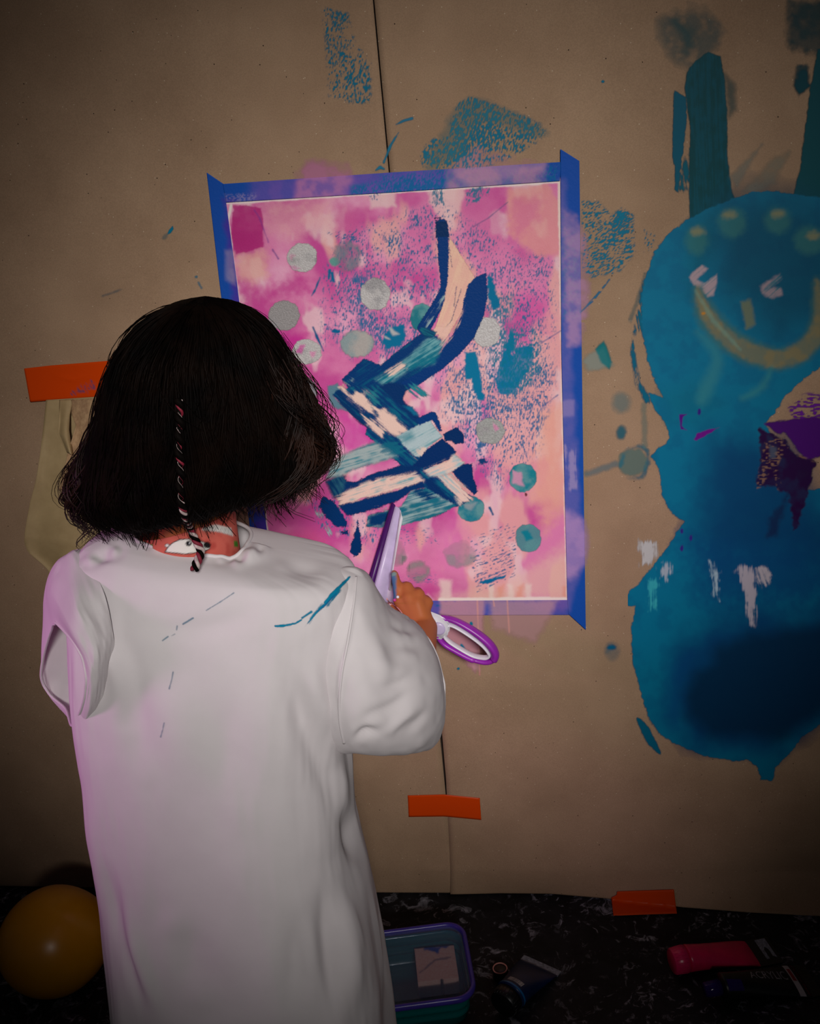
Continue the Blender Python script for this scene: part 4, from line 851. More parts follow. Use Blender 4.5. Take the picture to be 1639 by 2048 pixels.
# ---- paint tubes
def basis(S3, E3):
    a = E3 - S3; a[2] = 0; Ln = np.linalg.norm(a); a = a / Ln; s = np.array([a[1], -a[0], 0.0])
    if np.dot(s, CAM - S3) < 0: s = -s
    return a, s, Ln
def tube_geo(r, wide):
    h = lambda u: r * np.clip(1 - u, 0, 1) ** 0.75 * 0.97 + 0.0009
    w = lambda u: r + (wide - r) * ss(0, 1, u)
    return h, w
def make_tube(name, Spx, Epx, r, wide, cap_len, cap_r, mats, label, tail=0.012, tailmat=None, captype='flat'):
    S3 = on_z(*map(float, Spx), r * 0.8); E3 = on_z(*map(float, Epx), 0.002); S3[2] = 0; E3[2] = 0
    a, s, Ln = basis(S3, E3); root = empty(name, S3, label, 'paint tube', 'paint tubes on the floor'); h, w = tube_geo(r, wide)
    def surf(u, phi, off=0.0):
        u, phi = np.broadcast_arrays(u, phi); H, W = h(u), w(u)
        return a * (u * Ln)[..., None] + s * ((W + off) * np.cos(phi))[..., None] + np.array([0, 0, 1.]) * (H + (H + off) * np.sin(phi) + 0.0004)[..., None]
    nu = 32; us = np.linspace(0, 1, 26); ph = np.linspace(0, 2 * np.pi, nu, endpoint=False)
    G = surf(us[:, None], ph[None]); cap0 = surf(np.zeros(1), np.zeros(1))
    # shoulder cone
    cen = np.array([0, 0, h(0.0) + 0.0004]); sh = []
    for k, (dx, rr_) in enumerate(((-0.004, 0.45), (-0.0035, 0.55), (-0.001, 0.97))):
        sh.append(cen - a * 0.0 + a * dx + rr_ * (G[0] - cen))
    V = np.vstack([np.array(sh).reshape(-1, 3), G.reshape(-1, 3)]); Fc = grid_faces(nu, 29, True)
    link('tube_body', np_mesh('tube_body', V, Fc, mats['body'], True), root)
    # crimped end
    W1 = w(1.0); t0 = Ln
    Vt = [a * x + s * y + np.array([0, 0, z]) for x, z0, z1 in ((t0 - 0.002, 0.0004, 0.0022), (t0 + tail, 0.0004, 0.0018)) for z in (z0, z1) for y in (-W1, W1)]
    poly_obj('crimped_end', Vt, [[0, 1, 5, 4], [2, 6, 7, 3], [0, 4, 6, 2], [1, 3, 7, 5], [4, 5, 7, 6], [0, 2, 3, 1]], tailmat or mats['body']).parent = root
    # cap
    seg = [(-0.003, 0.5), (-0.0035, 1.0), (-cap_len * 0.5, 0.97), (-cap_len + 0.001, 0.92), (-cap_len, 0.84), (-cap_len, 0.0)]
    P = np.array([cen + a * x for x, _ in seg]); 
    v_, f_ = tube(P[:-1] + 1e-6 * np.arange(len(seg) - 1)[:, None] * -a, [cap_r * k for _, k in seg[:-1]], 28, upv=(0, 0, 1))
    cp = link('cap', bm_mesh('cap', v_, f_, mats['cap']), root)
    ridge = []
    for k in range(24):
        an = 2 * np.pi * k / 24; d = s * math.cos(an) + np.array([0, 0, 1]) * math.sin(an)
        ridge.append(tube([cen + a * (-0.005) + d * cap_r * 0.985, cen - a * (cap_len * 0.9) + d * cap_r * 0.92], 0.0006, 5))
    v_, f_ = join(ridge); link('cap_ridges', bm_mesh('cap_ridges', v_, f_, mats['cap']), cp)
    return root, surf, Ln, a, s
def decal(name, surf, u0, u1, p0, p1, mat, root, n=24, m=8, off=0.0004):
    u, p = np.meshgrid(np.linspace(u0, u1, n), np.linspace(p0, p1, m)); V = surf(u, p, off)
    return link(name, np_mesh(name, V, grid_faces(n, m), mat, True), root)
def text_on(surf, txt, u0, u1, pc, hgt, mat, root, Ln, name='lettering', off=0.0006, vertical=False, r=0.02, flip=False):
    cu = bpy.data.curves.new('txt', 'FONT'); cu.body = txt; cu.size = 1.0; cu.resolution_u = 3
    ob = bpy.data.objects.new('txt', cu); COL.objects.link(ob)
    dg = bpy.context.evaluated_depsgraph_get(); me = bpy.data.meshes.new_from_object(ob.evaluated_get(dg))
    bpy.data.objects.remove(ob)
    co_ = np.zeros(len(me.vertices) * 3, np.float32); me.vertices.foreach_get('co', co_); co_ = co_.reshape(-1, 3)
    mn, mx_ = co_.min(0), co_.max(0); t = (co_ - mn) / np.maximum(mx_ - mn, 1e-6)
    if not vertical: u = u0 + (u1 - u0) * t[:, 0]; p = pc + (t[:, 1] - 0.5) * hgt / r
    else: p = pc + (0.5 - t[:, 0]) * hgt / r; u = u0 + (u1 - u0) * t[:, 1]
    me.vertices.foreach_set('co', surf(u, p, off).astype(np.float32).ravel()); me.update()
    me.materials.clear(); me.materials.append(mat)
    return link(name, me, root)
M_blk = plain('black printed tube', (16, 15, 18), 0.35); M_pnk = plain('pink tube', (214, 16, 82), 0.3, 0.05); M_pcap = plain('pink cap', (220, 30, 95), 0.3, 0.05)
M_vio = clear('violet clear cap', lc(60, 32, 130), 0.55); M_wht = plain('pale print', (190, 188, 190), 0.5, 0.05); M_gry = plain('grey foil', (120, 126, 140), 0.4, 0.2, 300)
M_red = plain('red print', (150, 40, 50), 0.5, 0.05); M_txt = plain('grey print', (140, 140, 146), 0.5, 0.05); M_nvy = plain('deep blue tube', (8, 30, 70), 0.3); M_teal = plain('bright blue plastic', (10, 100, 160), 0.3, 0.05)
M_dkc = plain('black cap plastic', (12, 12, 14), 0.35)
rt_, sf, Ln, a_, s_ = make_tube('paint_tube', (1374, 1921), (1506, 1907), 0.020, 0.027, 0.026, 0.0205, dict(body=M_pnk, cap=M_pcap), 'bright pink paint tube on the dark floor, lying behind the black tube', tail=0.036, tailmat=M_blk)
# hang tab printed at the pink tube's tail: a foil arch
W1 = 0.024; x0 = Ln + 0.014
def arch(x, y): return a_ * x + s_ * y + np.array([0, 0, 0.0026])
Va = [arch(x0, -W1), arch(x0 + 0.017, -W1), arch(x0 + 0.017, W1 * 0.65), arch(x0 + 0.012, W1 * 0.5), arch(x0 + 0.012, -W1 * 0.1), arch(x0 + 0.0085, -W1 * 0.35), arch(x0 + 0.005, -W1 * 0.1), arch(x0 + 0.005, W1 * 0.65), arch(x0, W1 * 0.65)]
n9 = len(Va); Va = np.vstack([Va, np.array(Va) - [0, 0, 0.0007]])
poly_obj('hang_tab_print', Va, [list(range(n9)), list(range(2 * n9 - 1, n9 - 1, -1))] + [[i, (i + 1) % n9, n9 + (i + 1) % n9, n9 + i] for i in range(n9)], M_gry).parent = rt_
rt_, sf, Ln, a_, s_ = make_tube('paint_tube', (1444, 1978), (1606, 1962), 0.0195, 0.030, 0.028, 0.011, dict(body=M_blk, cap=M_vio), 'black acrylic paint tube with violet cap and white end stripe', tail=0.016)
text_on(sf, 'ACRYLIC', 0.34, 0.80, math.pi * 0.55, 0.012, M_txt, rt_, Ln)
decal('end_stripe', sf, 0.84, 0.915, math.pi * 0.04, math.pi * 0.96, M_wht, rt_, 6, 30, 0.0005)
decal('red_label', sf, 0.855, 0.90, math.pi * 0.45, math.pi * 0.72, M_red, rt_, 5, 14, 0.0009)
decal('violet_swatch', sf, 0.02, 0.20, math.pi * 0.15, math.pi * 0.42, M_vio, rt_, 8, 14, 0.0005)
text_on(sf, 'ACRYLIC PAINT', 0.945, 0.975, math.pi * 0.5, 0.05, M_red, rt_, Ln, vertical=True, off=0.0008)
rt_, sf, Ln, a_, s_ = make_tube('paint_tube', (1020, 1996), (1078, 1934), 0.0235, 0.033, 0.022, 0.0225, dict(body=M_nvy, cap=M_dkc), 'dark blue paint tube with barcode, beside the plastic box', tail=0.010, tailmat=M_gry)
decal('shoulder_ring', sf, 0.0, 0.045, 0.0, 2 * math.pi, M_teal, rt_, 4, 40, 0.0006)
bars = np.random.RandomState(5)
V_, F_ = [], []
pp = math.pi * 0.30
while pp < math.pi * 0.62:
    wv = bars.choice([0.02, 0.035, 0.05]); u, p = np.meshgrid([0.10, 0.21], [pp, pp + wv]); V_.append(sf(u, p, 0.0006).reshape(-1, 3)); F_.append(np.array([[0, 1, 3, 2]])); pp += wv + bars.choice([0.02, 0.03])
v_, f_ = join(list(zip(V_, F_))); link('barcode', np_mesh('barcode', v_, f_, M_wht), rt_)
# small loose screw cap; its lit edge is put into the rim's pink colour
cpos = on_z(1000., 1945., 0.008); cr = 0.0125
lc_ = empty('screw_cap', (cpos[0], cpos[1], 0), 'small black screw cap with pink painted edge highlight on the floor', 'cap')
v_, f_ = tube([(0, 0, 0.0004), (0, 0, 0.001), (0, 0, 0.015), (0, 0, 0.016)], [cr * 0.9, cr, cr * 0.95, cr * 0.9], 28, upv=(0, 1, 0)); link('cap_body', bm_mesh('cap_body', v_, f_, M_dkc), lc_)
a9 = np.linspace(0, 2 * np.pi, 28, endpoint=False); v_, f_ = tube(np.stack([cr * 0.86 * np.cos(a9), cr * 0.86 * np.sin(a9), 0 * a9 + 0.0163], 1), 0.0011, 8, closed=True, upv=(0, 0, 1)); link('cap_rim', np_mesh('cap_rim', v_, f_, plain('pink rim highlight', (206, 140, 130), 0.4, 0.05), True), lc_)

# ================================================================== squeegee in the hand
M_sqw = plain('white plastic', (226, 222, 232), 0.35, 0.03); M_sqp = plain('purple rubber', (66, 12, 90), 0.4, 0.06); M_sqv = plain('violet plastic grip', (150, 40, 170), 0.35, 0.06)
M_lav = plain('lavender plastic', (196, 180, 216), 0.35, 0.04)
sq = empty('squeegee', on_y(757., 1160., -0.03), 'purple and white hand squeegee held against the painting', 'squeegee')
ymap = lambda px, py, d: on_y(px, py, d)
def tilt(px, py):   # the tool leans off the paper towards its handle end
    return -0.020 - 0.042 * np.clip((np.asarray(px, float) - 768) / 90, 0, 1) - 0.012 * np.clip((np.asarray(px, float) - 858) / 130, 0, 1)
def pmap(px, py, d): return on_y(px, py, tilt(px, py) - d)
V, Fc = prism([(783, 1003), (791, 1011), (745, 1180), (706, 1328), (693, 1326), (735, 1160)], pmap, -0.004, 0.007); poly_obj('rubber_blade', V, Fc, M_sqp, sq, 0.0008)
V, Fc = prism([(790, 1011), (801, 1019), (803, 1036), (797, 1064), (786, 1128), (778, 1180), (774, 1215), (752, 1260), (728, 1320), (712, 1330), (706, 1326), (745, 1180)], pmap, 0.0, 0.012); poly_obj('blade_holder', V, Fc, M_lav, sq, 0.0015)
V, Fc = prism([(800, 1020), (805, 1038), (799, 1066), (788, 1130), (780, 1182), (776, 1180), (783, 1128), (794, 1062), (798, 1036)], pmap, 0.004, 0.0165); poly_obj('holder_ridge', V, Fc, M_sqw, sq, 0.0008)
V, Fc = prism([(770, 1150), (790, 1165), (840, 1215), (884, 1232), (900, 1248), (898, 1266), (886, 1280), (868, 1276), (830, 1250), (770, 1215)], pmap, -0.003, 0.013); poly_obj('neck', V, Fc, M_sqw, sq, 0.003)
outer = crom([(878, 1238), (905, 1240), (940, 1258), (972, 1282), (988, 1303), (987, 1318), (972, 1324), (945, 1318), (912, 1302), (886, 1286), (874, 1265)], 90, True)
P = pmap(outer[:, 0], outer[:, 1], 0.004)
def rim(scale, cx, cy): return np.stack([cx + (outer[:, 0] - cx) * scale, cy + (outer[:, 1] - cy) * scale], 1)
wid = 0.0042 + 0.0022 * np.clip((outer[:, 0] - 890) / 90, 0, 1) * (outer[:, 1] < 1319)
v_, f_ = tube(P, wid, 12, closed=True, upv=(0, 1, 0), flat=1.5); link('loop_grip', np_mesh('loop_grip', v_, f_, M_sqv, True), None); put(bpy.data.objects['loop_grip'], sq)
inn_ = crom([(893, 1252), (906, 1251), (938, 1270), (964, 1290), (977, 1306), (976, 1313), (966, 1315), (944, 1310), (915, 1294), (895, 1280), (888, 1268)], 90, True)
v_, f_ = tube(pmap(inn_[:, 0], inn_[:, 1], 0.005), 0.0026, 10, closed=True, upv=(0, 1, 0), flat=2.6); o = link('loop_liner', np_mesh('loop_liner', v_, f_, M_sqw, True), None); put(o, sq)
bp = pmap(877., 1258., 0.013); an = np.linspace(0, 2 * np.pi, 30, endpoint=False)
v_, f_ = tube([bp + [0, 0.004, 0], bp, bp - [0, 0.0015, 0], bp - [0, 0.0022, 0]], [0.0105, 0.0105, 0.0098, 0.006], 30, upv=(0, 0, 1)); o = link('thumb_button', bm_mesh('thumb_button', v_, f_, M_lav), None); put(o, sq)

# ================================================================== the child
YB = -0.45                                                     # the plane the body stands in
def B3(px, py, y=YB): return on_y(float(px), float(py), y)
foot = B3(470, 2048); person = empty('person', (foot[0], YB, 0), 'child seen from behind in oversized white shirt, reaching to the painting', 'person')
def gf(G, wrap=True, up=False):
    # faces of a rings-by-points surface, turned outwards
    n, m = G.shape[:2]; Fq = grid_faces(m, n, wrap); V = G.reshape(-1, 3)
    nn = np.cross(V[Fq[:, 1]] - V[Fq[:, 0]], V[Fq[:, 3]] - V[Fq[:, 0]]); cc = V[Fq].mean(1) - np.repeat(G.mean(1)[:-1], m if wrap else m - 1, 0)
    return Fq if (nn * cc).sum() > 0 else Fq[:, ::-1]
# ---- shirt body
left_s = np.array([(238, 1090), (190, 1096), (150, 1108), (128, 1130), (118, 1170), (118, 1230), (124, 1300), (130, 1380), (140, 1450), (160, 1560), (185, 1690), (200, 1850), (211, 1960), (218, 2048), (226, 2180)], float)
right_s = np.array([(487, 1092), (545, 1108), (620, 1124), (680, 1138), (706, 1156), (712, 1200), (706, 1290), (698, 1400), (692, 1490), (697, 1560), (701, 1650), (716, 1720), (728, 1765), (749, 1868), (763, 1955), (769, 2048), (778, 2180)], float)
LS = on_y(left_s[:, 0], left_s[:, 1], YB - 0.05); RS = on_y(right_s[:, 0], right_s[:, 1], YB - 0.005)
NV_, NU_ = 330, 300
tt = np.linspace(0, 1, NV_)
def along(P, t):
    d = np.concatenate([[0], np.cumsum(np.linalg.norm(np.diff(P, axis=0), axis=1))]); d /= d[-1]
    return np.stack([np.interp(t, d, P[:, k]) for k in range(3)], -1)
# share arclength so that both sides pass shoulders and armpits together
def arc_at(P, i):
    d = np.concatenate([[0], np.cumsum(np.linalg.norm(np.diff(P, axis=0), axis=1))]); return d[i] / d[-1]
tl = np.interp(tt, [0, 0.14, 0.42, 1], [0, arc_at(LS, 3), arc_at(LS, 8), 1]); tr_ = np.interp(tt, [0, 0.14, 0.42, 1], [0, arc_at(RS, 4), arc_at(RS, 8), 1])
Lw, Rw = along(LS, tl), along(RS, tr_)
def smooth1(A_, k=9):
    w = np.hanning(k + 2)[1:-1]; w /= w.sum(); p = np.pad(A_, ((k // 2, k // 2), (0, 0)), mode='edge'); return np.stack([np.convolve(p[:, i], w, 'valid') for i in range(3)], 1)
Lw, Rw = smooth1(Lw), smooth1(Rw)
u_ = np.linspace(0, 2 * np.pi, NU_, endpoint=False)            # 0 = right, pi/2 = back (towards camera)
cu_, su_ = np.cos(u_), np.sin(u_); e_ = 0.66
fx = np.sign(cu_) * np.abs(cu_) ** e_; fy = np.sign(su_) * np.abs(su_) ** e_
depb = np.interp(tt, [0, 0.05, 0.14, 0.3, 0.42, 0.7, 1], [0.030, 0.052, 0.085, 0.112, 0.115, 0.125, 0.135])
depf = np.interp(tt, [0, 0.05, 0.14, 0.3, 0.42, 0.7, 1], [0.055, 0.060, 0.075, 0.092, 0.10, 0.12, 0.13])
depb = smooth1(np.stack([depb] * 3, 1), 61)[:, 0]; depf = smooth1(np.stack([depf] * 3, 1), 61)[:, 0]
mid_ = (Lw + Rw) / 2; half = (Rw - Lw) / 2
SB = mid_[:, None] + half[:, None] * fx[None, :, None]
SB[..., 1] = YB - np.where(su_ > 0, depb[:, None] * fy[None], depf[:, None] * fy[None])
SB[..., 2] -= (ss(0.0, 0.09, 0.09 - tt)[:, None] * 0.003 * np.clip(fy, 0, 1)[None])          # neckline dips at the back
# folds, told by where they run in the photograph
folds = [([(300, 2040), (268, 1950), (245, 1880), (225, 1800), (212, 1700)], 9, -0.006), ([(330, 2060), (292, 1960), (262, 1880), (240, 1790)], 11, 0.006),
         ([(640, 1740), (652, 1850), (662, 1960), (668, 2060)], 13, -0.010), ([(690, 1760), (704, 1880), (712, 2048)], 14, 0.008), ([(600, 1800), (590, 1900), (585, 2048)], 16, -0.005),
         ([(560, 1290), (600, 1420), (650, 1560), (690, 1640)], 16, -0.007), ([(610, 1290), (640, 1400), (690, 1500)], 16, 0.006),
         ([(690, 1600), (700, 1680), (712, 1740)], 7, -0.007), ([(672, 1500), (682, 1570), (684, 1650)], 8, 0.005),
         ([(430, 1330), (450, 1480), (490, 1650)], 30, -0.004), ([(330, 1300), (350, 1450), (380, 1600)], 30, 0.004),
         ([(170, 1250), (210, 1300), (240, 1350), (250, 1450)], 16, 0.008), ([(225, 1240), (255, 1330), (275, 1450), (290, 1560)], 18, -0.006),
         ([(480, 1120), (500, 1112), (520, 1100)], 8, 0.006), ([(440, 1118), (470, 1112), (492, 1104)], 6, -0.004), ([(175, 1120), (205, 1110), (230, 1100)], 9, -0.005),
         ([(560, 1130), (610, 1140), (650, 1150)], 10, -0.003), ([(160, 1560), (190, 1700), (212, 1850)], 12, 0.004), ([(340, 1850), (380, 1900), (400, 2000)], 26, -0.004),
         ([(250, 1290), (300, 1262), (380, 1262), (470, 1240), (540, 1190)], 14, -0.0025)]
def apply_folds(G, N, fl, ka=1.25, kw=1.6):
    px, py = proj(G)
    for P, w, a in fl:
        Q = crom(P, 24); d = sd_line(px, py, Q, 0.0); w = w * kw
        e0 = np.hypot(px - Q[0, 0], py - Q[0, 1]); e1 = np.hypot(px - Q[-1, 0], py - Q[-1, 1]); ln = np.hypot(*np.diff(Q, axis=0).T).sum()
        G = G + N * (ka * a * np.exp(-(d / w) ** 2) * ss(0, 0.45 * ln, e0) * ss(0, 0.45 * ln, e1))[..., None]
    return G
def normals(G, wrap=True):
    du = (np.roll(G, -1, 1) - np.roll(G, 1, 1)) if wrap else np.gradient(G, axis=1)
    N = np.cross(du, np.gradient(G, axis=0)); return N / (np.linalg.norm(N, axis=-1, keepdims=True) + 1e-9)
N = normals(SB); cen_ = SB.mean(1, keepdims=True)
if ((SB - cen_) * N).sum(-1).mean() < 0: N = -N
px, py = proj(SB)
back = (su_ > -0.05)[None, :, None]
SBf = apply_folds(SB, N, folds); SB = np.where(back, SBf, SB)
SB = SB + N * (0.006 * (fbm(u_[None] * 4 + 0 * tt[:, None], tt[:, None] * 5 + 0 * u_[None], 51, 3) - 0.5) * ss(0.04, 0.2, tt)[:, None])[..., None]
SB = SB + N * (0.012 * np.sin(u_[None] * 9 + 2.2 * np.sin(tt[:, None] * 4)) * ss(0.55, 1.1, tt)[:, None] * (0.35 + 0.65 * (su_ < 0)[None]))[..., None]
nt = NT('white cotton'); vec = objvec(nt)
c_, f_ = noise_color(nt, lc(206, 200, 202), lc(216, 210, 212), 5, vec=vec); nt.l(c_, nt.b.inputs['Base Color']); nt.set(Roughness=0.9); nt.b.inputs['Specular IOR Level'].default_value = 0.15
wv = nt.n('ShaderNodeTexNoise', Scale=1400.0, Detail=2); nt.l(vec, wv.inputs['Vector']); bump(nt, wv.outputs['Fac'], 0.12, 0.0004)
M_cot = nt.m
def local(V): return np.asarray(V) - np.array(person.location)
shirt = link('shirt', np_mesh('shirt', local(SB), gf(SB), M_cot, True), person, 'oversized white cotton shirt with teal paint marks')
m_ = shirt.modifiers.new('thickness', 'SOLIDIFY'); m_.thickness = 0.0012; m_.offset = -1
# neck binding and hem band
ring0 = SB[0]; v_, f_ = tube(ring0, 0.0022, 8, closed=True, upv=(0, 0, 1)); link('neck_binding', np_mesh('neck_binding', local(v_), f_, M_cot, True), shirt)
v_, f_ = tube(SB[-1], 0.0016, 8, closed=True, upv=(0, 1, 0.2)); link('hem', np_mesh('hem', local(v_), f_, M_cot, True), shirt)
# ---- sleeves as lofts of rings
def loft(rings, n, m):
    R3 = np.array([crom(r, m, True) for r in rings]); t = np.linspace(0, 1, n)
    return np.stack([crom(R3[:, j], n) for j in range(m)], 1)
def ell(top, bot, y, dh, axis, k=16):
    T_, B_ = B3(*top, y), B3(*bot, y); c = (T_ + B_) / 2; up = (T_ - B_) / 2; ax_ = np.array(axis, float); d = np.cross(ax_, up); d = d / np.linalg.norm(d) * dh
    a = np.linspace(0, 2 * np.pi, k, endpoint=False); return c + np.cos(a)[:, None] * up + np.sin(a)[:, None] * d
axr = (0.75, 0.66, -0.1)
rs_ = [ell((660, 1136), (652, 1480), -0.45, 0.060, (1, -0.1, 0)), ell((700, 1140), (688, 1490), -0.45, 0.076, (1, -0.05, 0)), ell((738, 1164), (724, 1482), -0.440, 0.088, (1, 0.1, -0.05)), ell((772, 1212), (757, 1480), -0.42, 0.090, (1, 0.25, -0.1)),
       ell((798, 1229), (786, 1484), -0.395, 0.088, (0.9, 0.45, -0.1)), ell((818, 1236), (803, 1487), -0.365, 0.080, (0.8, 0.6, -0.1)), ell((829, 1243), (814, 1485), -0.335, 0.073, axr), ell((833, 1254), (818, 1470), -0.31, 0.068, axr)]
SR = loft(rs_, 130, 150)
sl_folds = [([(700, 1460), (740, 1430), (790, 1410), (840, 1360)], 10, -0.004), ([(760, 1480), (800, 1440), (850, 1400)], 9, 0.004), ([(715, 1300), (780, 1340), (850, 1360)], 16, 0.003), ([(760, 1300), (810, 1290), (860, 1300)], 12, -0.004),
            ([(730, 1380), (790, 1370), (850, 1330)], 10, -0.0035), ([(770, 1230), (800, 1255), (850, 1262)], 9, -0.004), ([(700, 1490), (730, 1462), (770, 1465)], 7, -0.006), ([(800, 1470), (840, 1440), (868, 1400)], 8, -0.003), ([(740, 1240), (760, 1300), (770, 1400)], 14, 0.003),
            ([(712, 1150), (706, 1220), (694, 1290), (682, 1340), (677, 1400), (684, 1480)], 3.5, 0.0022)]
N = normals(SR); 
if ((SR - SR.mean(1, keepdims=True)) * N).sum(-1).mean() < 0: N = -N
SR = apply_folds(SR, N, sl_folds, 1.0, 1.15)
SR = SR + N * (0.006 * (fbm(np.arange(150)[None] / 14.0 + 0 * np.arange(130)[:, None], np.arange(130)[:, None] / 22.0 + 0 * np.arange(150)[None], 61, 3) - 0.5))[..., None]
sr = link('sleeve', np_mesh('sleeve', local(SR), gf(SR), M_cot, True), shirt); m_ = sr.modifiers.new('thickness', 'SOLIDIFY'); m_.thickness = 0.0012; m_.offset = -1
v_, f_ = tube(SR[-1], 0.0018, 8, closed=True, upv=(0.7, 0.7, 0)); link('sleeve_hem', np_mesh('sleeve_hem', local(v_), f_, M_cot, True), shirt)
def ring_l(pts): return np.array([B3(x, y, d) for x, y, d in pts])
rA = ring_l([(165, 1100, -.47), (205, 1180, -.53), (225, 1260, -.545), (228, 1340, -.545), (215, 1420, -.53), (185, 1460, -.50), (190, 1430, -.42), (200, 1330, -.40), (195, 1250, -.40), (170, 1180, -.41), (150, 1122, -.44)])
rM = ring_l([(128, 1118, -.475), (160, 1200, -.55), (198, 1280, -.565), (206, 1350, -.565), (196, 1425, -.545), (170, 1460, -.505), (150, 1440, -.43), (118, 1385, -.405), (104, 1320, -.405), (96, 1230, -.41), (98, 1155, -.44)])
rB = ring_l([(100, 1185, -.49), (138, 1250, -.56), (176, 1310, -.575), (186, 1362, -.575), (176, 1425, -.555), (154, 1458, -.51), (134, 1434, -.44), (100, 1392, -.415), (84, 1345, -.415), (86, 1250, -.42), (91, 1205, -.45)])
rC = ring_l([(112, 1248, -.50), (148, 1288, -.555), (167, 1326, -.565), (171, 1376, -.565), (161, 1425, -.545), (144, 1452, -.505), (130, 1416, -.445), (97, 1386, -.42), (82, 1350, -.42), (90, 1300, -.435), (102, 1262, -.465)])
SLv = loft([rA, rM, rB, rC], 90, 120)
SLv = SLv + (0.006 * (fbm(np.arange(120)[None] / 12.0 + 0 * np.arange(90)[:, None], np.arange(90)[:, None] / 20.0 + 0 * np.arange(120)[None], 67, 3) - 0.5))[..., None] * (SLv - SLv.mean(1, keepdims=True)) / 0.08
sl = link('sleeve', np_mesh('sleeve', local(SLv), gf(SLv), M_cot, True), shirt); m_ = sl.modifiers.new('thickness', 'SOLIDIFY'); m_.thickness = 0.0012; m_.offset = -1
v_, f_ = tube(SLv[-1], 0.0016, 8, closed=True, upv=(0.2, 1, 0.1)); link('sleeve_hem', np_mesh('sleeve_hem', local(v_), f_, M_cot, True), shirt)
# armhole seam cord and paint marks laid on the cloth
_bs = [BVHTree.FromPolygons([Vector(v) for v in G.reshape(-1, 3)], [tuple(f) for f in grid_faces(G.shape[1], G.shape[0], True)]) for G in (SB, SR, SLv)]
def on_shirt(px, py, off=0.0008):
    px, py = np.broadcast_arrays(np.asarray(px, float), np.asarray(py, float)); out = []; ok = []
    for d in ray(px.ravel(), py.ravel()):
        v = Vector(d).normalized(); best = 9
        for b in _bs:
            h = b.ray_cast(Vector(CAM), v)
            if h[0] is not None and h[3] < best: best = h[3]
        ok.append(best < 1.6); out.append(np.array(Vector(CAM) + v * (min(best, 1.6) - off)))
    return np.array(out).reshape(px.shape + (3,)), np.array(ok).reshape(px.shape)
sp = crom([(712, 1152), (709, 1190), (703, 1235), (694, 1290), (684, 1340), (678, 1400), (680, 1450), (688, 1488)], 60)
sp3, okk = on_shirt(sp[:, 0], sp[:, 1], 0.0)
v_, f_ = tube(smooth1(sp3[okk], 7), 0.0014, 8, upv=(0, 1, 0)); link('armhole_seam', bm_mesh('armhole_seam', local(v_), f_, M_cot), shirt)
ST = Layer()
tq = (0, 124, 160)
ST.shape([(550, 1252), (565, 1252), (590, 1247), (602, 1240)], tq, line=[3, 4.5, 3.5, 2], rough=1, rs=5, soft=0.9); ST.shape([(604, 1244 - 8), (622, 1224)], tq, line=[2, 4], rough=1)
ST.shape([(612, 1254), (630, 1230), (655, 1205), (675, 1182)], tq, line=[2, 5, 9, 6], rough=1.8, rs=5, soft=0.9, ang=-50, dry=0.33); ST.shape([(650, 1205), (668, 1185), (690, 1163), (700, 1153)], tq, line=[5, 8, 5, 3], rough=1.5, rs=5, soft=0.9)
ST.shape([(636, 1222), (652, 1208), (672, 1187)], (0, 100, 150), line=[2, 3, 2], rough=0.8)
for l_, w_, o_ in (([(412, 1221), (440, 1204), (467, 1186)], 1.8, 0.55), ([(366, 1248), (376, 1242), (386, 1236)], 3.5, 0.6), ([(325, 1281), (336, 1273)], 2.6, 0.6), ([(342, 1272), (350, 1268)], 1.6, 0.4), ([(353, 1260), (354, 1252)], 2, 0.5),
                 ([(346, 1344), (343, 1360), (338, 1378)], 2.4, 0.5), ([(328, 1446), (325, 1460), (321, 1474)], 2.2, 0.5)): ST.shape(l_, (70, 130, 155), line=w_, rough=0.8, soft=0.9, op=o_)
M_st = paint_mat('paint on cotton', rough=0.8)
for (x0, y0, x1, y1) in ((540, 1145, 712, 1262), (318, 1180, 472, 1288), (330, 1338, 352, 1385), (315, 1440, 335, 1480)):
    xs_, ys_ = np.arange(x0, x1, 1.5), np.arange(y0, y1, 1.5); X_, Y_ = np.meshgrid(xs_, ys_); C = ST.at(X_, Y_); q = np.maximum(C[:-1, :-1, 3], C[1:, 1:, 3]) > 0.08
    Fq = grid_faces(len(xs_), len(ys_))[q.ravel()]; used = np.unique(Fq); re = np.full(X_.size, -1); re[used] = np.arange(len(used))
    P3_, _ = on_shirt(X_.ravel()[used], Y_.ravel()[used]); link('paint_mark', np_mesh('paint_mark', local(P3_), re[Fq][:, ::-1], M_st, True, C.reshape(-1, 4)[used]), shirt)

# ---- body: joints grown into one continuous surface
caps = []
def limb(a, b, ra, rb): caps.append((np.array(a, float), np.array(b, float), ra, rb))
neck_c = B3(365, 1090, YB); zs = neck_c[2]; xc = neck_c[0]
hip = np.array([B3(480, 1800)[0], YB, 0.50]); chest = np.array([xc + 0.02, YB, zs - 0.13])
limb(hip, hip + [0, 0, 0.12], 0.088, 0.078); limb(hip + [0, 0, 0.12], chest, 0.078, 0.084); limb(chest, [xc, YB, zs - 0.03], 0.080, 0.05)
shL, shR = B3(165, 1165), B3(668, 1195)
limb(chest + [0, 0, 0.05], shL + [0.02, 0, 0], 0.05, 0.038); limb(chest + [0, 0, 0.05], shR - [0.02, 0, 0], 0.05, 0.038)
headc = np.array([B3(385, 830)[0], YB + 0.01, B3(385, 830)[2]]); limb([xc, YB, zs - 0.04], headc + [0, 0, -0.06], 0.040, 0.036)
wr = on_y(848., 1256., -0.105); el = B3(822, 1400, -0.29)
limb(shR, el, 0.034, 0.028); limb(el, wr, 0.028, 0.0195)
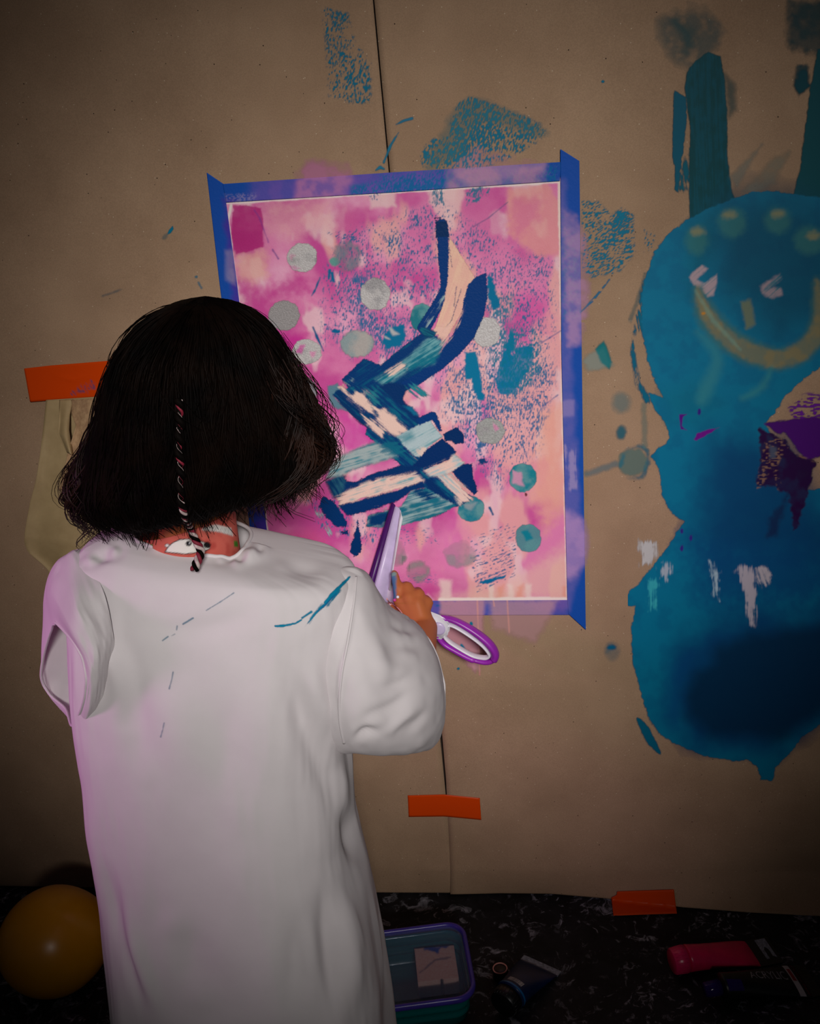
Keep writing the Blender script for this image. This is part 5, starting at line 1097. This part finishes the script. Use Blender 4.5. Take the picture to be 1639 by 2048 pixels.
elL = B3(205, 1340, -0.34); wrL = B3(270, 1290, -0.20); limb(shL, elL, 0.034, 0.027); limb(elL, wrL, 0.027, 0.019)
for s in (-1, 1):
    hj = hip + [0.055 * s, 0, -0.03]; kn = np.array([hip[0] + 0.062 * s, YB + 0.01, 0.29]); an_ = np.array([hip[0] + 0.065 * s, YB - 0.01, 0.055])
    limb(hj, kn, 0.062, 0.042); limb(kn, (kn + an_) / 2 + [0, -0.008, 0.03], 0.041, 0.040); limb((kn + an_) / 2 + [0, -0.008, 0.03], an_, 0.040, 0.026)
    limb(an_ + [0, -0.015, -0.03], an_ + [0.004 * s, 0.06, -0.033], 0.024, 0.021); limb(an_ + [0.004 * s, 0.06, -0.035], an_ + [0.006 * s, 0.10, -0.038], 0.021, 0.015)
    for k in range(5): limb(an_ + [0.006 * s + (k - 2) * 0.009, 0.095, -0.042], an_ + [0.006 * s + (k - 2) * 0.0095, 0.118 - 0.004 * abs(k - 1), -0.045], 0.007, 0.006)
# head and face (turned to the wall)
limb(headc + [0, -0.02, 0.02], headc + [0, 0.012, 0.01], 0.082, 0.080); limb(headc + [0, 0.02, -0.02], headc + [0, 0.045, -0.075], 0.066, 0.030)
limb(headc + [0, 0.086, 0.005], headc + [0, 0.100, -0.024], 0.006, 0.010); 
for s in (-1, 1):
    limb(headc + [0.040 * s, 0.060, -0.035], headc + [0.036 * s, 0.056, -0.045], 0.024, 0.022); limb(headc + [0.079 * s, 0.0, 0.004], headc + [0.080 * s, 0.004, -0.022], 0.013, 0.009)
    limb(headc + [0.018 * s, 0.083, 0.024], headc + [0.040 * s, 0.075, 0.024], 0.008, 0.007)
limb(headc + [-0.016, 0.079, -0.052], headc + [0.016, 0.079, -0.052], 0.0075, 0.0075); limb(headc + [-0.012, 0.077, -0.062], headc + [0.012, 0.077, -0.062], 0.0075, 0.0075)
# right hand closed on the squeegee's neck, index finger along the blade
H = lambda px, py, y: on_y(float(px), float(py), y)
mI, mM, mR, mL = H(800, 1200, -0.084), H(818, 1196, -0.088), H(834, 1207, -0.094), H(846, 1222, -0.096)
for m_, r_ in ((mI, 0.011), (mM, 0.0115), (mR, 0.0115), (mL, 0.0105)): limb(wr, m_, 0.0185, r_)
limb(mI, mL, 0.011, 0.0105)
pI = H(795, 1176, -0.078); limb(mI, pI, 0.0095, 0.0078); limb(pI, H(789, 1150, -0.064), 0.0076, 0.0062); limb(H(789, 1150, -0.064), H(788, 1147, -0.060), 0.0062, 0.0056)
for m_, kx, ky, dx in ((mM, 814, 1176, -8), (mR, 837, 1190, -9), (mL, 853, 1206, -8)):
    k1 = H(kx, ky, -0.076 - 0.008 * (kx > 830)); limb(m_, k1, 0.0100, 0.0098); k2 = H(kx - 2, ky - 4 - 3 * (kx > 830), -0.046); limb(k1, k2, 0.0092, 0.0074); limb(k2, H(kx + dx, ky + 16, -0.030), 0.0072, 0.0058)
tb = H(812, 1238, -0.092); limb(wr, tb, 0.017, 0.0135); t1 = H(794, 1228, -0.078); limb(tb, t1, 0.012, 0.0092); limb(t1, H(779, 1212, -0.062), 0.0088, 0.0066)
# left hand, relaxed in front of the body
fw_ = (wrL - elL) / np.linalg.norm(wrL - elL); sd_ = np.cross(fw_, [0, 0, 1]); sd_ /= np.linalg.norm(sd_); up_ = np.cross(sd_, fw_)
for k, ln in zip((-1.5, -0.5, 0.5, 1.5), (0.040, 0.045, 0.042, 0.034)):
    kn_ = wrL + fw_ * 0.045 + sd_ * 0.0105 * k; limb(wrL, kn_, 0.017, 0.010); p1_ = kn_ + fw_ * ln * 0.5 - up_ * 0.004; limb(kn_, p1_, 0.0075, 0.0068); limb(p1_, p1_ + fw_ * ln * 0.4 - up_ * 0.014, 0.0066, 0.0055)
limb(wrL + sd_ * -0.012, wrL + fw_ * 0.028 - sd_ * 0.03, 0.012, 0.009); limb(wrL + fw_ * 0.028 - sd_ * 0.03, wrL + fw_ * 0.05 - sd_ * 0.036 - up_ * 0.005, 0.0085, 0.0065)
bmx = bmesh.new()
for a, b, ra, rb in caps:
    d = b - a; Lg = np.linalg.norm(d)
    rot = Vector(d).to_track_quat('Z', 'Y').to_matrix() if Lg > 1e-6 else Matrix.Identity(3)
    segs = 20; verts = []
    for r_, base, sgn in ((ra, 0.0, -1), (rb, Lg, 1)):
        for k in range(6):
            f_ = k / 5 * math.pi / 2
            ang = (math.pi / 2 - f_) if sgn < 0 else f_
            verts.append([(r_ * math.cos(ang), base + sgn * r_ * math.sin(ang))] if False else (max(r_ * math.cos(ang), 1e-4), base + sgn * r_ * math.sin(ang)))
    rows_ = []
    for rr_, zz in verts: rows_.append([bmx.verts.new(Vector(a) + rot @ Vector((rr_ * math.cos(2 * math.pi * j / segs), rr_ * math.sin(2 * math.pi * j / segs), zz))) for j in range(segs)])
    for r0, r1 in zip(rows_[:-1], rows_[1:]):
        for j in range(segs): bmx.faces.new((r0[j], r0[(j + 1) % segs], r1[(j + 1) % segs], r1[j]))
    bmx.faces.new(rows_[0][::-1]); bmx.faces.new(rows_[-1])
bme = bpy.data.meshes.new('body_raw'); bmx.to_mesh(bme); bmx.free()
tmp = bpy.data.objects.new('body_raw', bme); COL.objects.link(tmp)
r_ = tmp.modifiers.new('r', 'REMESH'); r_.mode = 'VOXEL'; r_.voxel_size = 0.0026
s_m = tmp.modifiers.new('s', 'SMOOTH'); s_m.iterations = 4; s_m.factor = 0.5
dg = bpy.context.evaluated_depsgraph_get(); bod = bpy.data.meshes.new_from_object(tmp.evaluated_get(dg)); bpy.data.objects.remove(tmp)
co_ = np.zeros(len(bod.vertices) * 3, np.float32); bod.vertices.foreach_get('co', co_); co_ = co_.reshape(-1, 3).astype(float)
skin = lin((176, 100, 58)); colr = np.tile(np.concatenate([skin, [1]]), (len(co_), 1))
tip = H(789, 1150, -0.058); pM = (H(791, 1164, -0.068))
d1 = sd_line(*[np.array(v) for v in (co_[:, 0], co_[:, 2])], [(tip[0] - 0.002, tip[2]), (pM[0] - 0.004, pM[2] - 0.012)], 0.013) + 0.003 * (fbm(co_[:, 0] * 300, co_[:, 2] * 300, 3, 2) - 0.5)
mk = (1 - ss(-0.0015, 0.0015, d1)) * (co_[:, 1] > -0.2); colr[:, :3] = colr[:, :3] * (1 - 0.85 * mk[:, None]) + lin((20, 115, 165)) * 0.85 * mk[:, None]
dn = np.linalg.norm(co_ - np.array(H(788, 1150, -0.066)), axis=1); mk = 1 - ss(0.004, 0.0055, dn); colr[:, :3] = colr[:, :3] * (1 - mk[:, None]) + lin((120, 150, 150)) * mk[:, None]
lipd = np.linalg.norm((co_ - (headc + [0, 0.085, -0.057])) * [1, 1.2, 2.2], axis=1); mk = 1 - ss(0.014, 0.022, lipd); colr[:, :3] = colr[:, :3] * (1 - 0.6 * mk[:, None]) + lin((170, 70, 66)) * 0.6 * mk[:, None]
at = bod.attributes.new('paint', 'FLOAT_COLOR', 'POINT'); at.data.foreach_set('color', colr.astype(np.float32).ravel())
bod.vertices.foreach_set('co', local(co_).astype(np.float32).ravel()); bod.update(); bod.polygons.foreach_set('use_smooth', np.ones(len(bod.polygons), bool))
M_skin = paint_mat('skin', rough=0.5, bscale=500, bst=0.12, alpha=False); M_skin.node_tree.nodes['Principled BSDF'].inputs['Subsurface Weight'].default_value = 0.08
M_skin.node_tree.nodes['Principled BSDF'].inputs['Subsurface Radius'].default_value = (0.006, 0.003, 0.0015)
bod.materials.clear(); bod.materials.append(M_skin); bod.name = 'body'; link('body', bod, person)
M_eye = plain('eye white', (225, 222, 215), 0.2, 0.02); M_iris = plain('brown iris', (40, 24, 14), 0.2)
for s in (-1, 1):
    ec = headc + [0.030 * s, 0.074, 0.004]; v_, f_ = tube([ec + [0, 0, -0.009], ec + [0, 0, -0.006], ec, ec + [0, 0, 0.006], ec + [0, 0, 0.009]], [0.002, 0.0075, 0.0095, 0.0075, 0.002], 16); eo = link('eye', bm_mesh('eye', local(v_), f_, M_eye), person)
    v_, f_ = tube([ec + [0, 0.0085, 0], ec + [0, 0.0098, 0]], [0.005, 0.004], 14, upv=(0, 0, 1)); link('iris', bm_mesh('iris', local(v_), f_, M_iris), eo)
# bracelet thread on the hand
M_thr = plain('pale pink thread', (226, 150, 150), 0.6, 0.05)
_bb = BVHTree.FromPolygons([Vector(v) for v in co_], [tuple(p.vertices) for p in bod.polygons])
def on_hand(px, py, off):
    v = Vector(ray(float(px), float(py))).normalized(); h = _bb.ray_cast(Vector(CAM), v); t = h[3] if h[0] is not None else 1.25
    return np.array(Vector(CAM) + v * (t - off))
br_ = np.array([on_hand(x, y, 0.0016) for x, y in crom([(772, 1196), (780, 1206), (792, 1213), (803, 1225), (812, 1240)], 24)])
brc = empty('bracelet', on_hand(794, 1196, 0), 'thin pink thread bracelet with beads on the painting hand', 'bracelet')
v_, f_ = tube(smooth1(br_, 5), 0.0007, 6); o = link('thread', bm_mesh('thread', v_, f_, M_thr), None); put(o, brc)
for (x, y), c in (((795, 1194), (225, 225, 232)), ((789, 1200), (200, 60, 150)), ((780, 1208), (230, 180, 180))):
    c0 = on_hand(x, y, 0.0036); v_, f_ = tube([c0 + [0, 0, -0.0022], c0 + [0, 0, -0.0014], c0, c0 + [0, 0, 0.0014], c0 + [0, 0, 0.0022]], [0.0006, 0.0019, 0.0024, 0.0019, 0.0006], 12); o = link('bead', bm_mesh('bead', v_, f_, plain('bead', c, 0.25, 0.03)), None); put(o, brc)

# ---- coral collar of the garment underneath
KL = Layer(); coral = (192, 92, 80)
KL.shape([(180, 1030), (520, 1030), (520, 1130), (180, 1130)], coral, soft=1, rough=0, col2=(172, 70, 62), mixb=0.62)
KL.shape([(404, 1056), (430, 1049), (462, 1056), (466, 1072), (440, 1064), (404, 1060)], (215, 210, 205), soft=1, rough=0.8)
for k in range(4): KL.shape([(406, 1056 + k * 2.5), (430, 1054 + k * 3), (464, 1060 + k * 3.4)], (120, 118, 120), line=0.9, rough=0.3, soft=0.6)
KL.shape([(330, 1104), (336, 1094), (345, 1086), (360, 1079), (378, 1078), (392, 1082), (402, 1083), (416, 1087), (420, 1096), (408, 1103), (370, 1108)], (30, 28, 32), soft=0.8, rough=0.3, sdoff=-1.2)
KL.shape([(330, 1104), (336, 1094), (345, 1086), (360, 1079), (378, 1078), (392, 1082), (402, 1083), (416, 1087), (420, 1096), (408, 1103), (370, 1108)], (222, 218, 212), soft=0.8, rough=0.3, sdoff=0.8)
KL.blob(334, 1091, 5, 4, (30, 28, 32), soft=0.8, rough=0); KL.blob(334, 1091, 3.6, 2.8, (220, 216, 210), soft=0.8, rough=0); KL.blob(377, 1087, 6, 5.5, (22, 20, 24), soft=1, rough=0.4); KL.blob(414, 1090, 7.5, 6.5, (16, 14, 16), soft=1, rough=0.3); KL.blob(379, 1086, 1.6, 1.6, (190, 190, 195), soft=0.6, rough=0)
KL.shape([(285, 1090), (305, 1089), (305, 1102), (288, 1101)], (62, 110, 40), soft=1.5, rough=2, rs=4); KL.shape([(468, 1082), (480, 1083), (480, 1094), (468, 1093)], (70, 120, 40), soft=1.5, rough=2, rs=4)
nv_, nu_ = 60, 240; t = np.linspace(0, 1, nv_)[:, None]; u = np.linspace(0, 2 * np.pi, nu_, endpoint=False)[None]
cl_, cr_ = B3(240, 1092), B3(484, 1092); cmid = (cl_ + cr_) / 2; hx = (cr_[0] - cl_[0]) / 2
wx = hx * (0.93 - 0.16 * t); zc_ = cmid[2] - 0.034 + t * 0.062 + 0 * u
CV = np.stack([cmid[0] + wx * np.cos(u) + 0.012 * t, YB - (0.047 - 0.006 * t) * np.sin(u) + 0.0 * t, zc_ + t * 0.012 * np.cos(u)], -1)
px, py = proj(CV); C = KL.at(px, py); sideb = (np.sin(u) > 0)[..., None] & np.ones((nv_, 1, 1), bool); base_ = lin(coral)
cc_ = np.where(sideb, base_ * (1 - C[..., 3:]) + C[..., :3] * C[..., 3:], base_)
M_cor = paint_mat('printed coral jersey', rough=0.85, bscale=1200, bst=0.2, alpha=False)
o = link('collar', np_mesh('collar', local(CV), gf(CV), M_cor, True, np.concatenate([cc_, np.ones(cc_.shape[:2] + (1,))], -1).reshape(-1, 4)), person, 'coral collar printed with a white bear'); m_ = o.modifiers.new('thickness', 'SOLIDIFY'); m_.thickness = 0.0015

# ---- hair: a bob that widens to the ends
YH = YB - 0.005
hl = crom([(385, 606), (330, 616), (272, 650), (228, 705), (206, 765), (192, 835), (174, 895), (156, 945), (146, 985), (152, 1012), (174, 1036)], 60); hr = crom([(385, 606), (448, 618), (503, 655), (540, 708), (566, 768), (582, 815), (598, 858), (612, 898), (618, 930), (610, 955), (585, 978)], 60)
HL, HR = on_y(hl[:, 0], hl[:, 1], YH - 0.035), on_y(hr[:, 0], hr[:, 1], YH - 0.035)
bot = np.array([(174, 1036), (210, 1060), (260, 1068), (320, 1064), (370, 1058), (420, 1046), (460, 1034), (500, 1020), (545, 1002), (585, 978)], float)
def hsurf(th, t, dr=0.0):
    """th 0 right .. pi/2 back .. pi left .. 3pi/2 front; t 0 crown .. 1 ends"""
    th, t, dr = np.broadcast_arrays(np.asarray(th, float), np.asarray(t, float), np.asarray(dr, float))
    d_ = np.linspace(0, 1, 60); Lp = np.stack([np.interp(t, d_, HL[:, k]) for k in range(3)], -1); Rp = np.stack([np.interp(t, d_, HR[:, k]) for k in range(3)], -1)
    w = (1 + np.cos(th)) / 2; P = Lp * (1 - w)[..., None] + Rp * w[..., None]
    b = np.interp(t, [0, 0.05, 0.15, 0.3, 0.5, 0.75, 0.92, 1], [0.0, 0.035, 0.068, 0.098, 0.112, 0.112, 0.098, 0.082]); s = np.sin(th)
    b = b * np.where(s > 0, 1.0, 0.92)
    y = YH - b * s
    zt = HL[0, 2]
    bx = np.interp(w, np.linspace(0, 1, len(bot)), bot[:, 0]); by = np.interp(w, np.linspace(0, 1, len(bot)), bot[:, 1])
    zb = on_y(bx, by, YH - 0.082 * np.maximum(s, 0))[..., 2]
    zl = P[..., 2]; endz = HL[-1, 2] * (1 - w) + HR[-1, 2] * w
    z = zl + (zb - endz) * np.clip(s, 0, 1) * t ** 2.2 - 0.17 * b * np.clip(-s, 0, 1)
    # crown is rounder than the chord between the two sides
    out = np.stack([P[..., 0], y, z], -1)
    c = np.stack([P[..., 0] * 0 + headc[0], P[..., 0] * 0 + YH, z], -1); v = out - c; n = v / (np.linalg.norm(v, axis=-1, keepdims=True) + 1e-9)
    return out + n * dr[..., None]
nt = NT('dark hair'); vec = objvec(nt); mp = nt.n('ShaderNodeMapping'); mp.inputs['Scale'].default_value = (160, 160, 10); nt.l(vec, mp.inputs['Vector'])
c_, f_ = noise_color(nt, (0.0010, 0.0007, 0.0006, 1), (0.0035, 0.0020, 0.0015, 1), 1.0, 4, vec=mp.outputs[0]); nt.l(c_, nt.b.inputs['Base Color']); nt.set(Roughness=0.7); nt.b.inputs['Specular IOR Level'].default_value = 0.04; bump(nt, f_, 0.4, 0.003)
M_hair = nt.m
nh, mh = 90, 180; T2, U2 = np.meshgrid(np.linspace(0.0, 1, nh), np.linspace(-0.45, math.pi + 0.45, mh), indexing='ij')
HS = hsurf(U2, T2, 0.008 * (fbm(U2 * 7, T2 * 2.2, 33, 3) - 0.5) * ss(0.1, 0.7, T2) - 0.003)
hair = link('hair', np_mesh('hair', local(HS), gf(HS, False), M_hair, True), person, 'dark brown bob of wavy hair'); m_ = hair.modifiers.new('thickness', 'SOLIDIFY'); m_.thickness = 0.012; m_.offset = -1
# crown continues over the forehead as a fringe
T2, U2 = np.meshgrid(np.linspace(0.0, 0.42, 30), np.linspace(math.pi + 0.4, 2 * math.pi - 0.4, 70), indexing='ij'); FS = hsurf(U2, T2, -0.002)
o = link('fringe', np_mesh('fringe', local(FS), gf(FS, False), M_hair, True), hair); m_ = o.modifiers.new('thickness', 'SOLIDIFY'); m_.thickness = 0.008; m_.offset = -1
rng = np.random.RandomState(8)
def strands(n, t0, t1, th_lo, th_hi, lift, wave, rad, spread, seed, segs=15):
    R = np.random.RandomState(seed); s = np.linspace(0, 1, segs)[None]
    th = R.uniform(th_lo, th_hi, (n, 1)); a = R.uniform(*t0, (n, 1)); b = R.uniform(*t1, (n, 1)); t = a + (b - a) * s
    lk = max(1, n // 16); li = np.clip(((th - th_lo) / (th_hi - th_lo) * lk).astype(int), 0, lk - 1); ph = R.uniform(0, 6.3, lk)[li] + R.normal(0, 0.25, (n, 1)); fr = R.uniform(6, 13, lk)[li] + R.normal(0, 0.3, (n, 1)); b = b + R.normal(0, 0.03, lk)[li]; t = a + (b - a) * s
    thp = th + spread * R.normal(size=(n, 1)) * s ** 2 + wave * 0.35 * np.sin(ph + fr * t) * t
    dr = R.uniform(*lift, (n, 1)) * np.sin(np.pi * np.clip(s, 0.02, 0.98)) ** 0.5 + wave * 0.02 * np.sin(ph * 2 + fr * 1.2 * t) * t
    over = np.clip(t - 1, 0, 1); P = hsurf(thp, np.clip(t, 0, 1), dr); P[..., 2] -= over * 0.25; P[..., 0] += over * 0.10 * np.sin(ph)
    T_ = np.gradient(P, axis=1); T_ /= np.linalg.norm(T_, axis=-1, keepdims=True) + 1e-9
    S_ = np.cross(T_, np.array([0.3, 1, 0.2])); S_ /= np.linalg.norm(S_, axis=-1, keepdims=True) + 1e-9; N_ = np.cross(S_, T_)
    rr_ = (rad * R.uniform(0.6, 1.3, (n, 1)) * (1 - 0.75 * s ** 3))[..., None]
    V = np.stack([P + rr_ * (math.cos(k) * S_ + math.sin(k) * N_) for k in (0, 2.094, 4.189)], 2)   # n,segs,3,3
    i = np.arange(segs - 1)[:, None]; k = np.arange(3)[None]
    f = np.stack([i * 3 + k, i * 3 + (k + 1) % 3, (i + 1) * 3 + (k + 1) % 3, (i + 1) * 3 + k], -1).reshape(-1, 4)
    return V.reshape(-1, 3), (f[None] + (np.arange(n) * segs * 3)[:, None, None]).reshape(-1, 4)
parts_ = [strands(2600, (0.0, 0.35), (0.90, 1.03), -0.45, math.pi + 0.45, (0.0, 0.004), 0.26, 0.0011, 0.06, 1),
          strands(500, (0.3, 0.7), (0.92, 1.10), -0.5, 0.5, (-0.004, 0.009), 0.7, 0.0008, 0.15, 2), strands(420, (0.3, 0.7), (0.92, 1.10), math.pi - 0.5, math.pi + 0.5, (-0.004, 0.009), 0.7, 0.0008, 0.15, 3),
          strands(90, (0.0, 0.2), (0.30, 0.75), -0.4, math.pi + 0.4, (0.003, 0.014), 0.5, 0.00045, 0.3, 4), strands(120, (0.25, 0.6), (0.8, 1.06), -0.5, 0.4, (0.004, 0.022), 0.8, 0.0004, 0.25, 5), strands(70, (0.3, 0.7), (0.85, 1.06), math.pi - 0.4, math.pi + 0.5, (0.004, 0.018), 0.8, 0.0004, 0.25, 6)]
nt = NT('hair strands'); c_, f_ = noise_color(nt, (0.0010, 0.0006, 0.0005, 1), (0.0045, 0.0020, 0.0012, 1), 30.0, 3, vec=objvec(nt)); nt.l(c_, nt.b.inputs['Base Color']); nt.set(Roughness=0.6); nt.b.inputs['Specular IOR Level'].default_value = 0.05
v_, f_ = join([parts_[0], parts_[3]]); link('hair_strands', np_mesh('hair_strands', local(v_), f_, nt.m, True), hair, kind='stuff')
nt = NT('loose hair'); c_, f_ = noise_color(nt, (0.004, 0.0018, 0.0012, 1), (0.020, 0.007, 0.004, 1), 26.0, 3, vec=objvec(nt)); nt.l(c_, nt.b.inputs['Base Color']); nt.set(Roughness=0.5); nt.b.inputs['Specular IOR Level'].default_value = 0.2
v_, f_ = join(parts_[1:3] + parts_[4:]); link('loose_strands', np_mesh('loose_strands', local(v_), f_, nt.m, True), hair, kind='stuff')
# ---- thin braid wrapped in red and white thread
bpx = crom([(357, 795), (360, 850), (358, 900), (362, 940), (360, 985), (368, 1030), (382, 1062), (396, 1090), (402, 1105), (392, 1128), (389, 1142)], 160)
th_of = lambda px: np.arccos(np.clip((px - 385) / 225, -1, 1))
_hb = BVHTree.FromPolygons([Vector(v) for v in HS.reshape(-1, 3)], [tuple(f) for f in grid_faces(mh, nh)])
bp3 = []
for x, y in bpx:
    v = Vector(ray(x, y)).normalized(); best = 1.02
    for b in [_hb] + _bs:
        h = b.ray_cast(Vector(CAM), v)
        if h[0] is not None: best = min(best, h[3])
    bp3.append(np.array(Vector(CAM) + v * (best - np.interp(y, [795, 960, 1040, 1100], [0.0075, 0.010, 0.016, 0.008]))))
bp3 = smooth1(smooth1(np.array(bp3), 15), 15)
braid = link('braid', None, person, 'thin hair braid wrapped in red and white thread')
M_w = plain('white thread', (168, 150, 148), 0.7, 0.25, 120); M_r = plain('crimson thread', (120, 14, 40), 0.7, 0.1); M_dk = M_hair
arc = np.concatenate([[0], np.cumsum(np.linalg.norm(np.diff(bp3, axis=0), axis=1))])
T_ = np.gradient(bp3, axis=0); T_ /= np.linalg.norm(T_, axis=1, keepdims=True); S_ = np.cross(T_, [0, 1, 0]); S_ /= np.linalg.norm(S_, axis=1, keepdims=True); N_ = np.cross(S_, T_)
sN = np.linspace(0, arc[-1], 420); I = lambda A_: np.stack([np.interp(sN, arc, A_[:, k]) for k in range(3)], 1)
Pp_, Sp_, Np_ = I(bp3), I(S_), I(N_)
amp = np.interp(sN / arc[-1], [0, 0.2, 0.8, 1], [0.0022, 0.0024, 0.0020, 0.0028])[:, None]; ph_ = sN / 0.016 * 2 * math.pi
for nm, k, mt in (('white_thread', 0, M_w), ('red_thread', 2.09, M_r), ('dark_strand', 4.19, M_dk)):
    path = Pp_ + amp * (np.cos(ph_ + k)[:, None] * Sp_ + 0.8 * np.sin(ph_ + k)[:, None] * Np_); v_, f_ = tube(path, np.where(sN / arc[-1] < 0.5, 0.0014 * np.clip(4 * (vn(sN / 0.011, k + 0 * sN, 44) - 0.55), 0.12, 1), np.interp(sN / arc[-1], [0.5, 0.6, 1], [0.0014, 0.0018, 0.0020])) if nm != 'dark_strand' else np.interp(sN / arc[-1], [0, 0.45, 0.6, 1], [0.0034, 0.003, 0.0019, 0.002]), 7); link(nm, bm_mesh(nm, local(v_), f_, mt), braid)
